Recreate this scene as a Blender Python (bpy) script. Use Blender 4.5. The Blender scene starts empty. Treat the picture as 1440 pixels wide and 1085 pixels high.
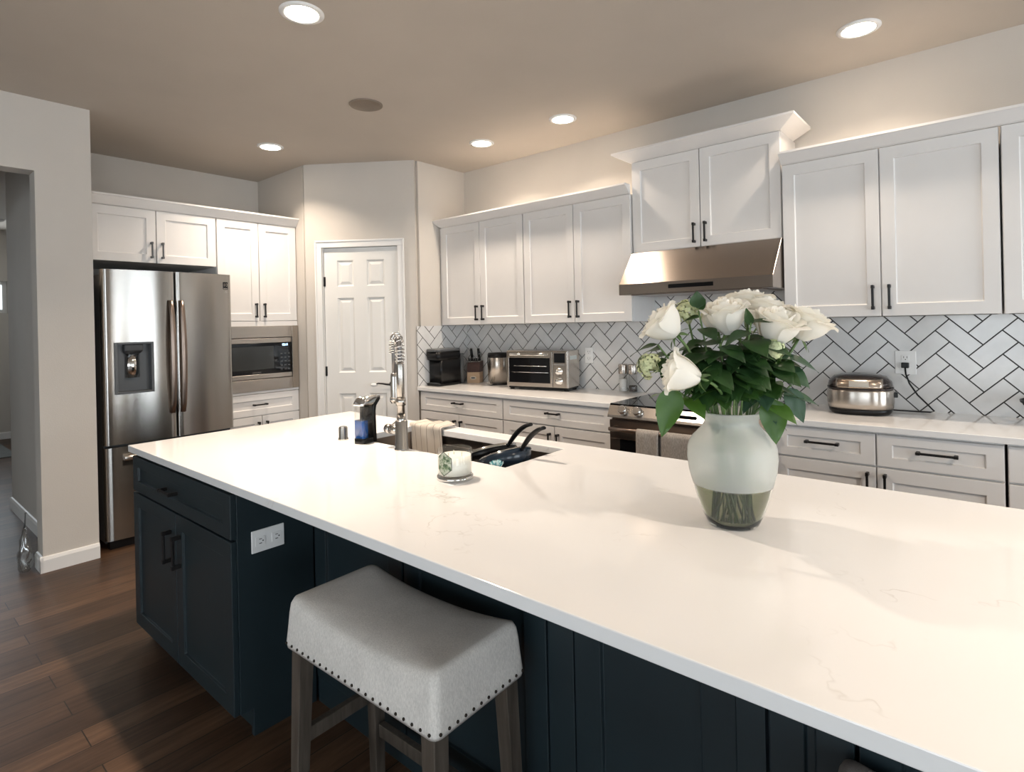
import bpy, math, random
from mathutils import Vector, Matrix, noise
PI = math.pi
S = bpy.context.scene
COL = S.collection
R = random.Random(7)
def V(*a): return Vector(a)

# ---------------------------------------------------------------- camera, sky, daylight, exposure
CAMH, CEIL = 1.4478, 2.8753
cam = bpy.data.cameras.new('camera'); cam_o = bpy.data.objects.new('camera', cam); COL.objects.link(cam_o)
yaw, pitch, roll = math.radians(40.4517), math.radians(-0.03), math.radians(-1.2696)
fw = V(-math.sin(yaw)*math.cos(pitch), math.cos(yaw)*math.cos(pitch), math.sin(pitch))
rt0 = V(math.cos(yaw), math.sin(yaw), 0); up0 = rt0.cross(fw)
rt = rt0*math.cos(roll) + up0*math.sin(roll); up = up0*math.cos(roll) - rt0*math.sin(roll)
M = Matrix.Identity(4)
for i, c in enumerate((rt, up, -fw)):
    for k in range(3): M[k][i] = c[k]
M.translation = V(0, 0, CAMH)
cam_o.matrix_world = M
cam.sensor_width = 36; cam.lens = 36*799.3/1440; cam.shift_y = -(542.5-454.2)/1440; cam.clip_start = .05
S.camera = cam_o

world = bpy.data.worlds.new('sky'); S.world = world; world.use_nodes = True
wb = world.node_tree.nodes['Background']; wb.inputs[0].default_value = (.84, .93, 1, 1); wb.inputs[1].default_value = 2.5
VS = S.view_settings; VS.view_transform = 'Standard'; VS.look = 'None'; VS.exposure = 0.3; VS.gamma = 1; VS.use_curve_mapping = False
WARM, COOL = (1.0, .835, .68), (.84, .93, 1.0)
LAMP_W, WIN_W = 15.0, .85
def area(name, loc, rot, sx, sy, power, color, parent=None, shape='RECTANGLE', spread=180):
    l = bpy.data.lights.new(name, 'AREA'); l.shape = shape; l.size = sx; l.size_y = sy; l.energy = power; l.color = color; l.spread = math.radians(spread)
    o = bpy.data.objects.new(name, l); COL.objects.link(o); o.location = loc; o.rotation_euler = rot; o.parent = parent; return o
area('daylight_right_window', (4.05, 2.3, 1.15), (0, PI/2, 0), 2.3, 2.3, 95*WIN_W, COOL)
area('daylight_rear_windows', (.6, -4.35, 1.45), (PI/2, 0, 0), 4.4, 1.9, 85*WIN_W, COOL)
area('daylight_side_window', (4.05, -1.5, 1.4), (0, PI/2, 0), 1.9, 2.3, 80*WIN_W, COOL)
area('daylight_far_window', (-10.35, .5, 1.96), (0, -PI/2, 0), .42, 1.8, 26, COOL)

# ---------------------------------------------------------------- materials
def srgb(r, g, b):
    f = lambda c: c/12.92 if c <= .04045 else ((c+.055)/1.055)**2.4
    return (f(r/255), f(g/255), f(b/255), 1)
class NT:
    def __init__(s, name):
        s.m = bpy.data.materials.new(name); s.m.use_nodes = True; s.t = s.m.node_tree; s.p = s.t.nodes['Principled BSDF']
    def n(s, typ, **kw):
        nd = s.t.nodes.new(typ)
        for k, v in kw.items():
            if k in nd.inputs.keys() if isinstance(k, str) else False: nd.inputs[k].default_value = v
            else: setattr(nd, k, v)
        return nd
    def l(s, a, b): s.t.links.new(a, b)
    def ramp(s, fac, stops):
        r = s.n('ShaderNodeValToRGB'); e = r.color_ramp.elements
        while len(e) < len(stops): e.new(.5)
        for x, (pos, c) in zip(e, stops): x.position = pos; x.color = c
        s.l(fac, r.inputs[0]); return r.outputs[0]
    def coord(s, scale=(1, 1, 1), rot=(0, 0, 0)):
        tc = s.n('ShaderNodeTexCoord'); mp = s.n('ShaderNodeMapping'); mp.inputs['Scale'].default_value = scale; mp.inputs['Rotation'].default_value = rot
        s.l(tc.outputs['Object'], mp.inputs[0]); return mp.outputs[0]
    def noise(s, vec, scale, detail=3, rough=.5):
        n = s.n('ShaderNodeTexNoise'); n.inputs['Scale'].default_value = scale; n.inputs['Detail'].default_value = detail; n.inputs['Roughness'].default_value = rough
        s.l(vec, n.inputs['Vector']); return n.outputs['Fac']
    def bump(s, fac, strength, dist=.002):
        b = s.n('ShaderNodeBump'); b.inputs['Strength'].default_value = strength; b.inputs['Distance'].default_value = dist
        s.l(fac, b.inputs['Height']); s.l(b.outputs[0], s.p.inputs['Normal'])
def mat(name, col, rough=.5, metal=0, var=.04, nscale=6, bump=0, bscale=200, spec=.5, **kw):
    t = NT(name); p = t.p
    c = t.coord(); f = t.noise(c, nscale)
    a = tuple(min(1, x*(1-var)) for x in col[:3])+(1,); b = tuple(min(1, x*(1+var)) for x in col[:3])+(1,)
    t.l(t.ramp(f, [(.3, a), (.7, b)]), p.inputs['Base Color'])
    p.inputs['Roughness'].default_value = rough; p.inputs['Metallic'].default_value = metal; p.inputs['Specular IOR Level'].default_value = spec
    for k, v in kw.items(): p.inputs[k.replace('_', ' ')].default_value = v
    if bump: t.bump(t.noise(c, bscale, 2), bump)
    return t.m
def steel(name, col, rough, streak=(2, 2, 90), aniso=0):
    t = NT(name); p = t.p; p.inputs['Metallic'].default_value = 1; p.inputs['Base Color'].default_value = col
    f = t.noise(t.coord(streak), 6, 3)
    r = t.n('ShaderNodeMapRange'); t.l(f, r.inputs[0]); r.inputs['To Min'].default_value = rough*.975; r.inputs['To Max'].default_value = rough*1.025
    t.l(r.outputs[0], p.inputs['Roughness'])
    if aniso:                      # horizontal brushing: highlights spread up and down
        p.inputs['Anisotropic'].default_value = aniso
        c = t.n('ShaderNodeCombineXYZ'); c.inputs[0].default_value = .02; c.inputs[1].default_value = .013; c.inputs[2].default_value = 1; t.l(c.outputs[0], p.inputs['Tangent'])
    return t.m
def emit(name, col, s):
    t = NT(name); t.p.inputs['Base Color'].default_value = (0, 0, 0, 1); t.p.inputs['Emission Color'].default_value = col; t.p.inputs['Emission Strength'].default_value = s
    return t.m
def glass(name, col=(1, 1, 1, 1), rough=0., ior=1.45, trans=1.):
    t = NT(name); p = t.p; p.inputs['Base Color'].default_value = col; p.inputs['Roughness'].default_value = rough; p.inputs['IOR'].default_value = ior; p.inputs['Transmission Weight'].default_value = trans
    return t.m
def thin_glass(name, tint=(1, 1, 1, 1), refl=.08, edge=.45):
    t = NT(name); tr = t.n('ShaderNodeBsdfTransparent'); tr.inputs[0].default_value = tint
    gl = t.n('ShaderNodeBsdfGlossy'); gl.inputs['Roughness'].default_value = .02
    mx = t.n('ShaderNodeMixShader'); fr = t.n('ShaderNodeLayerWeight'); fr.inputs[0].default_value = .25
    mm = t.n('ShaderNodeMath'); mm.operation = 'MULTIPLY_ADD'; t.l(fr.outputs['Facing'], mm.inputs[0]); mm.inputs[1].default_value = edge; mm.inputs[2].default_value = refl
    t.l(mm.outputs[0], mx.inputs[0]); t.l(tr.outputs[0], mx.inputs[1]); t.l(gl.outputs[0], mx.inputs[2])
    t.l(mx.outputs[0], t.t.nodes['Material Output'].inputs[0]); return t.m

def wall_paint(name, col):
    return mat(name, col, .85, var=.02, nscale=3, bump=.25, bscale=160, spec=.3)
m_wall = wall_paint('greige_wall_paint', (.60, .56, .51, 1))
m_ceil = wall_paint('tan_ceiling_paint', (.51, .46, .405, 1))
m_trim = mat('white_trim_paint', (.80, .79, .77, 1), .4, var=.01)
m_door = mat('white_door_paint', (.78, .77, .74, 1), .45, var=.01)
m_cab = mat('white_cabinet_paint', (.77, .75, .73, 1), .42, var=.012)
m_navy = mat('slate_blue_cabinet_paint', (.013, .023, .028, 1), .4, var=.05, bump=.05, bscale=60)
m_black = mat('matte_black_metal', (.012, .011, .011, 1), .38, metal=.3, var=.1)
m_blackp = mat('black_plastic', (.006, .006, .0065, 1), .3, var=.1, spec=.3)
m_dark = mat('dark_void', (.006, .006, .006, 1), .7)
m_dgrey = mat('dark_grey_plastic', (.09, .095, .10, 1), .35)
m_white = mat('white_plastic', (.82, .82, .81, 1), .35, var=.01)
m_steel = steel('brushed_steel', (.43, .41, .385, 1), .19, (1.0, 1.0, 60), .96)
m_steelh = steel('brushed_steel_trim', (.52, .475, .43, 1), .27, (2, 2, 90), .75)
m_hood = steel('hood_steel', (.40, .345, .30, 1), .24, (2, 2, 90), .45)
m_dsteel = steel('dark_bronze_steel', (.28, .22, .185, 1), .28, (2, 2, 80), .6)
m_chrome = steel('polished_chrome', (.75, .74, .72, 1), .08, (5, 5, 5), 0)
m_nickel = steel('satin_nickel', (.50, .475, .44, 1), .27, (60, 60, 2), 0)
m_sink = steel('sink_steel', (.30, .27, .25, 1), .28, (80, 3, 3), 0)
m_bglass = mat('black_glass', (.005, .005, .006, 1), .05, var=0, spec=.35)
m_pane = thin_glass('window_pane')
m_clear = thin_glass('clear_glass', (.985, .99, .99, 1), .03, .22)

def quartz():
    t = NT('white_quartz'); p = t.p; c = t.coord()
    wv = t.noise(c, 2.2, 5, .6)
    d = t.n('ShaderNodeMath'); d.operation = 'SUBTRACT'; t.l(wv, d.inputs[0]); d.inputs[1].default_value = .5
    a = t.n('ShaderNodeMath'); a.operation = 'ABSOLUTE'; t.l(d.outputs[0], a.inputs[0])
    vein = t.ramp(a.outputs[0], [(0, (1, 1, 1, 1)), (.006, (0, 0, 0, 1))])
    mask = t.ramp(t.noise(c, 3.1, 4, .6), [(.56, (0, 0, 0, 1)), (.68, (.42, .42, .42, 1))])
    mu = t.n('ShaderNodeMath'); mu.operation = 'MULTIPLY'; t.l(vein, mu.inputs[0]); t.l(mask, mu.inputs[1])
    mx = t.n('ShaderNodeMix'); mx.data_type = 'RGBA'
    base = t.ramp(t.noise(c, 1.3, 3), [(.3, (.80, .795, .785, 1)), (.7, (.835, .83, .825, 1))])
    t.l(mu.outputs[0], mx.inputs[0]); t.l(base, mx.inputs[6]); mx.inputs[7].default_value = (.42, .38, .34, 1)
    t.l(mx.outputs[2], p.inputs['Base Color']); p.inputs['Roughness'].default_value = .09; p.inputs['Specular IOR Level'].default_value = .5
    return t.m
m_quartz = quartz()
def floor_mat():
    t = NT('dark_oak_planks'); p = t.p
    c = t.coord((1, 1, 1), (0, 0, PI/2))
    b = t.n('ShaderNodeTexBrick'); b.offset = .37; b.offset_frequency = 2
    for k, v in (('Scale', 1), ('Mortar Size', .0022), ('Brick Width', 1.45), ('Row Height', .128), ('Bias', 0), ('Mortar Smooth', .3)): b.inputs[k].default_value = v
    b.inputs['Color1'].default_value = (.05, .05, .05, 1); b.inputs['Color2'].default_value = (1, 1, 1, 1); b.inputs['Mortar'].default_value = (0, 0, 0, 1)
    t.l(c, b.inputs['Vector'])
    g = t.noise(t.coord((22, 1.6, 1)), 2.2, 6, .65); g2 = t.noise(t.coord((5, 1.1, 1)), 1.3, 4, .6)
    pl = t.ramp(b.outputs['Color'], [(0, (.052, .030, .018, 1)), (.5, (.082, .048, .029, 1)), (1, (.118, .071, .043, 1))])
    gr = t.ramp(g, [(.3, (.55, .5, .46, 1)), (.7, (1.25, 1.22, 1.2, 1))])
    gr2 = t.ramp(g2, [(.3, (.7, .66, .62, 1)), (.7, (1.2, 1.15, 1.1, 1))])
    m1 = t.n('ShaderNodeMix'); m1.data_type = 'RGBA'; m1.blend_type = 'MULTIPLY'; m1.inputs[0].default_value = 1; t.l(pl, m1.inputs[6]); t.l(gr, m1.inputs[7])
    m2 = t.n('ShaderNodeMix'); m2.data_type = 'RGBA'; m2.blend_type = 'MULTIPLY'; m2.inputs[0].default_value = 1; t.l(m1.outputs[2], m2.inputs[6]); t.l(gr2, m2.inputs[7])
    m3 = t.n('ShaderNodeMix'); m3.data_type = 'RGBA'; t.l(b.outputs['Fac'], m3.inputs[0]); t.l(m2.outputs[2], m3.inputs[6]); m3.inputs[7].default_value = (.012, .008, .006, 1)
    t.l(m3.outputs[2], p.inputs['Base Color']); p.inputs['Roughness'].default_value = .42; p.inputs['Specular IOR Level'].default_value = .35
    t.bump(g, .15, .001); return t.m
m_floor = floor_mat()
def fabric(name, col, weave=900, var=.12, bump=.5):
    t = NT(name); p = t.p; c = t.coord()
    f = t.noise(t.coord((1, 1, .35)), weave*.35, 3, .7); f2 = t.noise(c, 9, 3)
    a = tuple(x*(1-var) for x in col[:3])+(1,); b = tuple(min(1, x*(1+var)) for x in col[:3])+(1,)
    m1 = t.n('ShaderNodeMix'); m1.data_type = 'RGBA'; m1.blend_type = 'MULTIPLY'; m1.inputs[0].default_value = 1
    t.l(t.ramp(f, [(.35, a), (.65, b)]), m1.inputs[6]); t.l(t.ramp(f2, [(.3, (.88, .88, .88, 1)), (.7, (1, 1, 1, 1))]), m1.inputs[7])
    t.l(m1.outputs[2], p.inputs['Base Color']); p.inputs['Roughness'].default_value = .95; p.inputs['Specular IOR Level'].default_value = .1
    t.bump(f, bump, .001); return t.m
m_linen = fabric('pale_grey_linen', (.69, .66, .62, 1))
m_dlinen = fabric('shade_darkened_linen', (.34, .31, .29, 1))  # second stool's linen, with the countertop's shadow put into its colour
m_towelg = fabric('grey_terry', (.36, .33, .30, 1), 500, .2, 1)
def wood(name, c0, c1, scale=(14, 14, 1.2)):
    t = NT(name); f = t.noise(t.coord(scale), 4, 5, .6); t.l(t.ramp(f, [(.3, c0), (.7, c1)]), t.p.inputs['Base Color']); t.p.inputs['Roughness'].default_value = .5; t.bump(f, .15, .001); return t.m
m_leg = wood('weathered_dark_wood', (.045, .036, .028, 1), (.10, .082, .066, 1))
m_block = wood('pale_block_wood', (.42, .29, .18, 1), (.52, .37, .24, 1), (3, 3, 20))
m_walnut = wood('dark_block_wood', (.035, .012, .008, 1), (.07, .025, .015, 1), (3, 3, 20))
def striped_towel():
    t = NT('striped_towel_cloth'); p = t.p; tc = t.n('ShaderNodeTexCoord'); sx = t.n('ShaderNodeSeparateXYZ'); t.l(tc.outputs['UV'], sx.inputs[0])
    m = t.n('ShaderNodeMath'); m.operation = 'MULTIPLY'; t.l(sx.outputs[0], m.inputs[0]); m.inputs[1].default_value = 5.2
    fr = t.n('ShaderNodeMath'); fr.operation = 'FRACT'; t.l(m.outputs[0], fr.inputs[0])
    cr = t.ramp(fr.outputs[0], [(0, (.52, .47, .41, 1)), (.90, (.52, .47, .41, 1)), (.915, (.085, .07, .058, 1)), (.95, (.085, .07, .058, 1)), (.965, (.52, .47, .41, 1))])
    t.l(cr, p.inputs['Base Color']); p.inputs['Roughness'].default_value = .95; t.bump(t.noise(t.coord(), 260, 3), .4, .001); return t.m
m_stripe = striped_towel()
def rose_mat():
    t = NT('ivory_rose_petal'); p = t.p; f = t.noise(t.coord(), 22, 3)
    t.l(t.ramp(f, [(.3, (.93, .905, .85, 1)), (.7, (.96, .945, .91, 1))]), p.inputs['Base Color']); p.inputs['Roughness'].default_value = .6; p.inputs['Specular IOR Level'].default_value = .2
    tl = t.n('ShaderNodeBsdfTranslucent'); tl.inputs[0].default_value = (.9, .87, .76, 1); mx = t.n('ShaderNodeMixShader'); mx.inputs[0].default_value = .42
    t.l(p.outputs[0], mx.inputs[1]); t.l(tl.outputs[0], mx.inputs[2]); t.l(mx.outputs[0], t.t.nodes['Material Output'].inputs[0]); return t.m
m_rose = rose_mat()
def leaf_mat(name, a, b, tr):
    t = NT(name); p = t.p; f = t.noise(t.coord(), 18, 3)
    t.l(t.ramp(f, [(.3, a), (.7, b)]), p.inputs['Base Color']); p.inputs['Roughness'].default_value = .38
    tl = t.n('ShaderNodeBsdfTranslucent'); tl.inputs[0].default_value = tr; mx = t.n('ShaderNodeMixShader'); mx.inputs[0].default_value = .22
    t.l(p.outputs[0], mx.inputs[1]); t.l(tl.outputs[0], mx.inputs[2]); t.l(mx.outputs[0], t.t.nodes['Material Output'].inputs[0]); return t.m
m_leaf = leaf_mat('dark_leaf', (.009, .030, .010, 1), (.030, .078, .022, 1), (.06, .16, .02, 1))
m_leafb = leaf_mat('bright_leaf', (.030, .085, .014, 1), (.055, .13, .022, 1), (.12, .26, .03, 1))
m_leafg = leaf_mat('grey_green_leaf', (.030, .075, .040, 1), (.055, .11, .065, 1), (.06, .14, .06, 1))
m_stem = mat('flower_stem_green', (.10, .17, .05, 1), .5, var=.25, nscale=30)
m_hyd = mat('pale_green_floret', (.58, .62, .36, 1), .6, var=.2, nscale=40)
# ---------------------------------------------------------------- mesh helpers
class MB:
    def __init__(s): s.v = []; s.f = []; s.mi = []; s.sm = []; s.uv = {}
    def add(s, vs, fs, mi=0, smooth=False, M=None):
        o = len(s.v); s.v += [tuple(M @ Vector(p)) if M is not None else tuple(p) for p in vs]
        for f in fs: s.f.append(tuple(i+o for i in f)); s.mi.append(mi); s.sm.append(smooth)
        return o
    def box(s, x0, x1, y0, y1, z0, z1, mi=0, M=None):
        vs = [(x, y, z) for z in (z0, z1) for y in (y0, y1) for x in (x0, x1)]
        s.add(vs, [(0, 2, 3, 1), (4, 5, 7, 6), (0, 1, 5, 4), (2, 6, 7, 3), (0, 4, 6, 2), (1, 3, 7, 5)], mi, False, M); return s
    def rings(s, rs, mi=0, smooth=True, closed=True, cap0=True, cap1=True, M=None):
        n = len(rs[0]); vs = [p for r in rs for p in r]; fs = []
        for i in range(len(rs)-1):
            for k in range(n if closed else n-1):
                a, b = i*n+k, i*n+(k+1) % n; fs.append((a, b, b+n, a+n))
        o = s.add(vs, fs, mi, smooth, M)
        if cap0: s.f.append(tuple(o+k for k in range(n-1, -1, -1))); s.mi.append(mi); s.sm.append(False)
        if cap1: s.f.append(tuple(o+(len(rs)-1)*n+k for k in range(n))); s.mi.append(mi); s.sm.append(False)
        return s
    def lathe(s, prof, n=32, c=(0, 0, 0), mi=0, cap0=True, cap1=True, M=None, smooth=True, a0=0, a1=2*PI):
        full = abs(a1-a0-2*PI) < 1e-6; k = n if full else n+1
        rs = [[(c[0]+r*math.cos(a0+(a1-a0)*i/n), c[1]+r*math.sin(a0+(a1-a0)*i/n), c[2]+z) for i in range(k)] for r, z in prof]
        return s.rings(rs, mi, smooth, full, cap0, cap1, M)
    def cyl(s, p0, p1, r, r1=None, n=20, mi=0, M=None):
        p0, p1 = Vector(p0), Vector(p1); d = (p1-p0).normalized(); u = d.orthogonal().normalized(); w = d.cross(u)
        if r1 is None: r1 = r
        rs = [[tuple(p+(u*math.cos(2*PI*i/n)+w*math.sin(2*PI*i/n))*q) for i in range(n)] for p, q in ((p0, r), (p1, r1))]
        return s.rings(rs, mi, True, M=M)
    def tube(s, pts, r, n=8, mi=0, M=None, caps=True):
        pts = [Vector(p) for p in pts]; rr = r if isinstance(r, (list, tuple)) else [r]*len(pts)
        rs = []; u = None
        for i, p in enumerate(pts):
            d = (pts[min(i+1, len(pts)-1)]-pts[max(i-1, 0)]).normalized()
            u = d.orthogonal().normalized() if u is None else (u-d*u.dot(d)).normalized()
            w = d.cross(u); rs.append([tuple(p+(u*math.cos(2*PI*k/n)+w*math.sin(2*PI*k/n))*rr[i]) for k in range(n)])
        return s.rings(rs, mi, True, True, caps, caps, M)
    def prism(s, poly, axis, a, b, mi=0, M=None):
        n = len(poly); ins = {'x': lambda p, t: (t, p[0], p[1]), 'y': lambda p, t: (p[0], t, p[1]), 'z': lambda p, t: (p[0], p[1], t)}[axis]
        vs = [ins(p, a) for p in poly]+[ins(p, b) for p in poly]
        s.add(vs, [tuple(range(n-1, -1, -1)), tuple(range(n, 2*n))]+[(i, (i+1) % n, (i+1) % n+n, i+n) for i in range(n)], mi, False, M); return s
    def grid(s, fn, nu, nv, mi=0, smooth=True, M=None, uv=False):
        vs = [fn(i/nu, j/nv) for j in range(nv+1) for i in range(nu+1)]
        fs = [(j*(nu+1)+i, j*(nu+1)+i+1, (j+1)*(nu+1)+i+1, (j+1)*(nu+1)+i) for j in range(nv) for i in range(nu)]
        o = s.add(vs, fs, mi, smooth, M)
        if uv:
            for j in range(nv+1):
                for i in range(nu+1): s.uv[o+j*(nu+1)+i] = (i/nu, j/nv)
        return s
    def ball(s, c, r, n=12, m=8, mi=0, sc=(1, 1, 1)):
        rs = [[(c[0]+r*sc[0]*math.sin(t)*math.cos(2*PI*i/n), c[1]+r*sc[1]*math.sin(t)*math.sin(2*PI*i/n), c[2]-r*sc[2]*math.cos(t)) for i in range(n)] for t in [PI*(.02+.96*k/m) for k in range(m+1)]]
        return s.rings(rs, mi, True)
    def build(s, name, mats, parent=None, bevel=0, solid=0, sub=0, seg=2, loc=None, rz=0):
        me = bpy.data.meshes.new(name); me.from_pydata(s.v, [], s.f)
        if not isinstance(mats, (list, tuple)): mats = [mats]
        for m in mats: me.materials.append(m)
        me.polygons.foreach_set('material_index', s.mi); me.polygons.foreach_set('use_smooth', s.sm)
        if s.uv:
            ul = me.uv_layers.new(name='UVMap')
            for lp in me.loops: ul.data[lp.index].uv = s.uv.get(lp.vertex_index, (0, 0))
        import bmesh
        b = bmesh.new(); b.from_mesh(me); bmesh.ops.recalc_face_normals(b, faces=b.faces[:]); b.to_mesh(me); b.free()
        me.update()
        o = bpy.data.objects.new(name, me); COL.objects.link(o); o.parent = parent
        if loc is not None: o.location = loc
        if rz: o.rotation_euler = (0, 0, rz)
        if solid: md = o.modifiers.new('solid', 'SOLIDIFY'); md.thickness = solid; md.offset = 0
        if bevel: md = o.modifiers.new('bevel', 'BEVEL'); md.width = bevel; md.segments = seg; md.limit_method = 'ANGLE'; md.angle_limit = math.radians(40)
        if sub: md = o.modifiers.new('sub', 'SUBSURF'); md.levels = sub; md.render_levels = sub
        return o
def tag(o, label, cat, group=None):
    o['label'] = label; o['category'] = cat
    if group: o['group'] = group
    return o
def thing(name, label, cat, loc=(0, 0, 0), rz=0, group=None):
    o = bpy.data.objects.new(name, None); COL.objects.link(o); o.empty_display_size = .05; o.location = loc; o.rotation_euler = (0, 0, rz)
    return tag(o, label, cat, group)
def struct(o): o['kind'] = 'structure'; return o
def B(*a, **k): return MB().box(*a, **k)
def frame(o, z, x=None):
    z = Vector(z).normalized(); x = Vector(x) if x is not None else z.orthogonal()
    x = (x-z*x.dot(z)).normalized(); y = z.cross(x); m = Matrix.Identity(4)
    for i, c in enumerate((x, y, z)):
        for k in range(3): m[k][i] = c[k]
    m.translation = Vector(o); return m
def text(name, body, size, m, parent, loc, rot, ext=.0004):
    c = bpy.data.curves.new(name, 'FONT'); c.body = body; c.size = size; c.align_x = 'CENTER'; c.align_y = 'CENTER'; c.extrude = ext
    tmp = bpy.data.objects.new(name, c); COL.objects.link(tmp); bpy.context.view_layer.update()
    me = bpy.data.meshes.new_from_object(tmp.evaluated_get(bpy.context.evaluated_depsgraph_get())); bpy.data.objects.remove(tmp); bpy.data.curves.remove(c)
    me.name = name; me.materials.clear(); me.materials.append(m)
    o = bpy.data.objects.new(name, me); COL.objects.link(o); o.parent = parent; o.location = loc; o.rotation_euler = rot; return o

# ---------------------------------------------------------------- room shell
YB, XA, XP = 3.819, -5.465, -3.8136
XW = -4.4165                                     # face of the left wall
PA, PB = V(-4.613, 2.632, 0), V(XP, 3.2112, 0)   # pantry diagonal
pdir = (PB-PA).normalized(); PL = (PB-PA).length; prz = math.atan2(pdir.y, pdir.x)
struct(B(-10.6, 3.95, -4.6, 4.1, -.1, 0).build('floor', m_floor))
struct(B(-10.6, 3.95, -4.6, 4.1, CEIL, CEIL+.1).build('ceiling', m_ceil))
struct(B(XP-.1, 3.95, YB, YB+.12, 0, CEIL).build('wall_back', m_wall))
struct(B(XP-.1, XP, 3.25, YB, 0, CEIL).build('wall_pantry_side', m_wall))
struct(B(XA-.12, XA, 1.04, 2.75, 0, CEIL).build('wall_alcove', m_wall))
struct(B(XA, PA.x-.02, PA.y, PA.y+.1, 0, CEIL).build('wall_pantry_end', m_wall))
w = MB(); D0, D1, DH = .15, .828, 2.14
for a, b, z0, z1 in ((0, D0, 0, CEIL), (D1, PL, 0, CEIL), (D0, D1, DH, CEIL)): w.box(a, b, 0, .12, z0, z1)
struct(w.build('wall_pantry', m_wall, loc=PA, rz=prz))
w = MB(); w.prism([(XW, .756), (XW, 1.04), (XA-.12, 1.04), (-6.25, 1.04), (-6.25, .88), (-4.56, .88), (-4.56, .756)], 'z', 0, CEIL)
w.box(-4.56, XW, -.85, .756, 2.433, CEIL); w.box(-4.56, XW, -4.6, -.85, 0, CEIL)
struct(w.build('wall_left', m_wall))
w = MB(); w.box(-6.4, -6.25, -1.6, .88, 2.40, CEIL); w.box(-6.4, -4.56, -1.72, -1.6, 0, CEIL)
struct(w.build('wall_hall', m_wall))
w = MB(); w.box(-10.6, -10.46, -3, 4.1, 0, 1.74); w.box(-10.6, -10.46, -3, 4.1, 2.18, CEIL); w.box(-10.6, -10.46, -3, -.5, 1.74, 2.18); w.box(-10.6, -10.46, 1.47, 4.1, 1.74, 2.18)
struct(w.build('wall_far', m_wall))
struct(B(-10.6, -6.25, 1.9, 2.02, 0, CEIL).build('wall_far_side', m_wall))
struct(B(-10.6, -4.56, -3.1, -3, 0, CEIL).build('wall_far_end', m_wall))
def window_wall(name, axis, c0, c1, a0, a1, wins):
    w = MB(); bx = (lambda a, b, z0, z1: w.box(c0, c1, a, b, z0, z1)) if axis == 'x' else (lambda a, b, z0, z1: w.box(a, b, c0, c1, z0, z1))
    p = a0
    for s, e, z0, z1 in wins:
        bx(p, s, 0, CEIL); bx(s, e, 0, z0); bx(s, e, z1, CEIL); p = e
    bx(p, a1, 0, CEIL); return struct(w.build(name, m_wall))
RW = [(-2.65, -.35, .45, 2.35), (1.25, 3.4, .06, 2.3)]; FW = [(-1.6, .4, .5, 2.4), (.8, 2.8, .5, 2.4)]
window_wall('wall_right', 'x', 3.83, 3.95, -4.6, 4.1, RW)
window_wall('wall_front', 'y', -4.6, -4.48, -4.42, 3.83, FW)
def window(n, axis, c, s, e, z0, z1, bars):
    f = MB(); g = MB()
    def bx(mb, a, b, p, q, t=.03): mb.box(c-t, c+t, a, b, p, q) if axis == 'x' else mb.box(a, b, c-t, c+t, p, q)
    for a, b, p, q in ((s, s+.05, z0, z1), (e-.05, e, z0, z1), (s+.05, e-.05, z0, z0+.05), (s+.05, e-.05, z1-.05, z1)): bx(f, a, b, p, q)
    for k in range(1, bars): x = s+(e-s)*k/bars; bx(f, x-.02, x+.02, z0+.05, z1-.05)
    o = struct(f.build('window_%d' % n, m_trim, bevel=.004)); bx(g, s+.05, e-.05, z0+.05, z1-.05, .003); g.build('pane', m_pane, o)
window(1, 'x', -10.53, -.5, 1.47, 1.74, 2.18, 14)
window(2, 'x', 3.89, *RW[1], 3); window(5, 'x', 3.89, *RW[0], 2)
window(3, 'y', -4.54, *FW[0], 2); window(4, 'y', -4.54, *FW[1], 2)
# baseboards
BP = [(0, 0), (.016, 0), (.016, .075), (.009, .092), (0, .095)]
def base(name, pts):
    b = MB()
    for (x0, y0), (x1, y1), (nx, ny) in pts:
        d = Vector((x1-x0, y1-y0, 0)); L = d.length; d.normalize()
        Mx = Matrix.Identity(4)
        for k in range(3): Mx[k][0] = (nx, ny, 0)[k]; Mx[k][1] = d[k]
        Mx.translation = (x0, y0, 0)
        b.prism(BP, 'y', 0, L, M=Mx)
    return struct(b.build(name, m_trim))
base('baseboard_left', [((XW, .74), (XW, 1.04), (1, 0)), ((-4.56, .756), (XW+.016, .756), (0, -1))])
base('baseboard_hall', [((-6.25, .88), (-4.56, .88), (0, -1)), ((-6.25, 1.04), (-6.25, .865), (-1, 0))])
base('baseboard_far', [((-10.46, -3), (-10.46, 1.9), (1, 0))])
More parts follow.
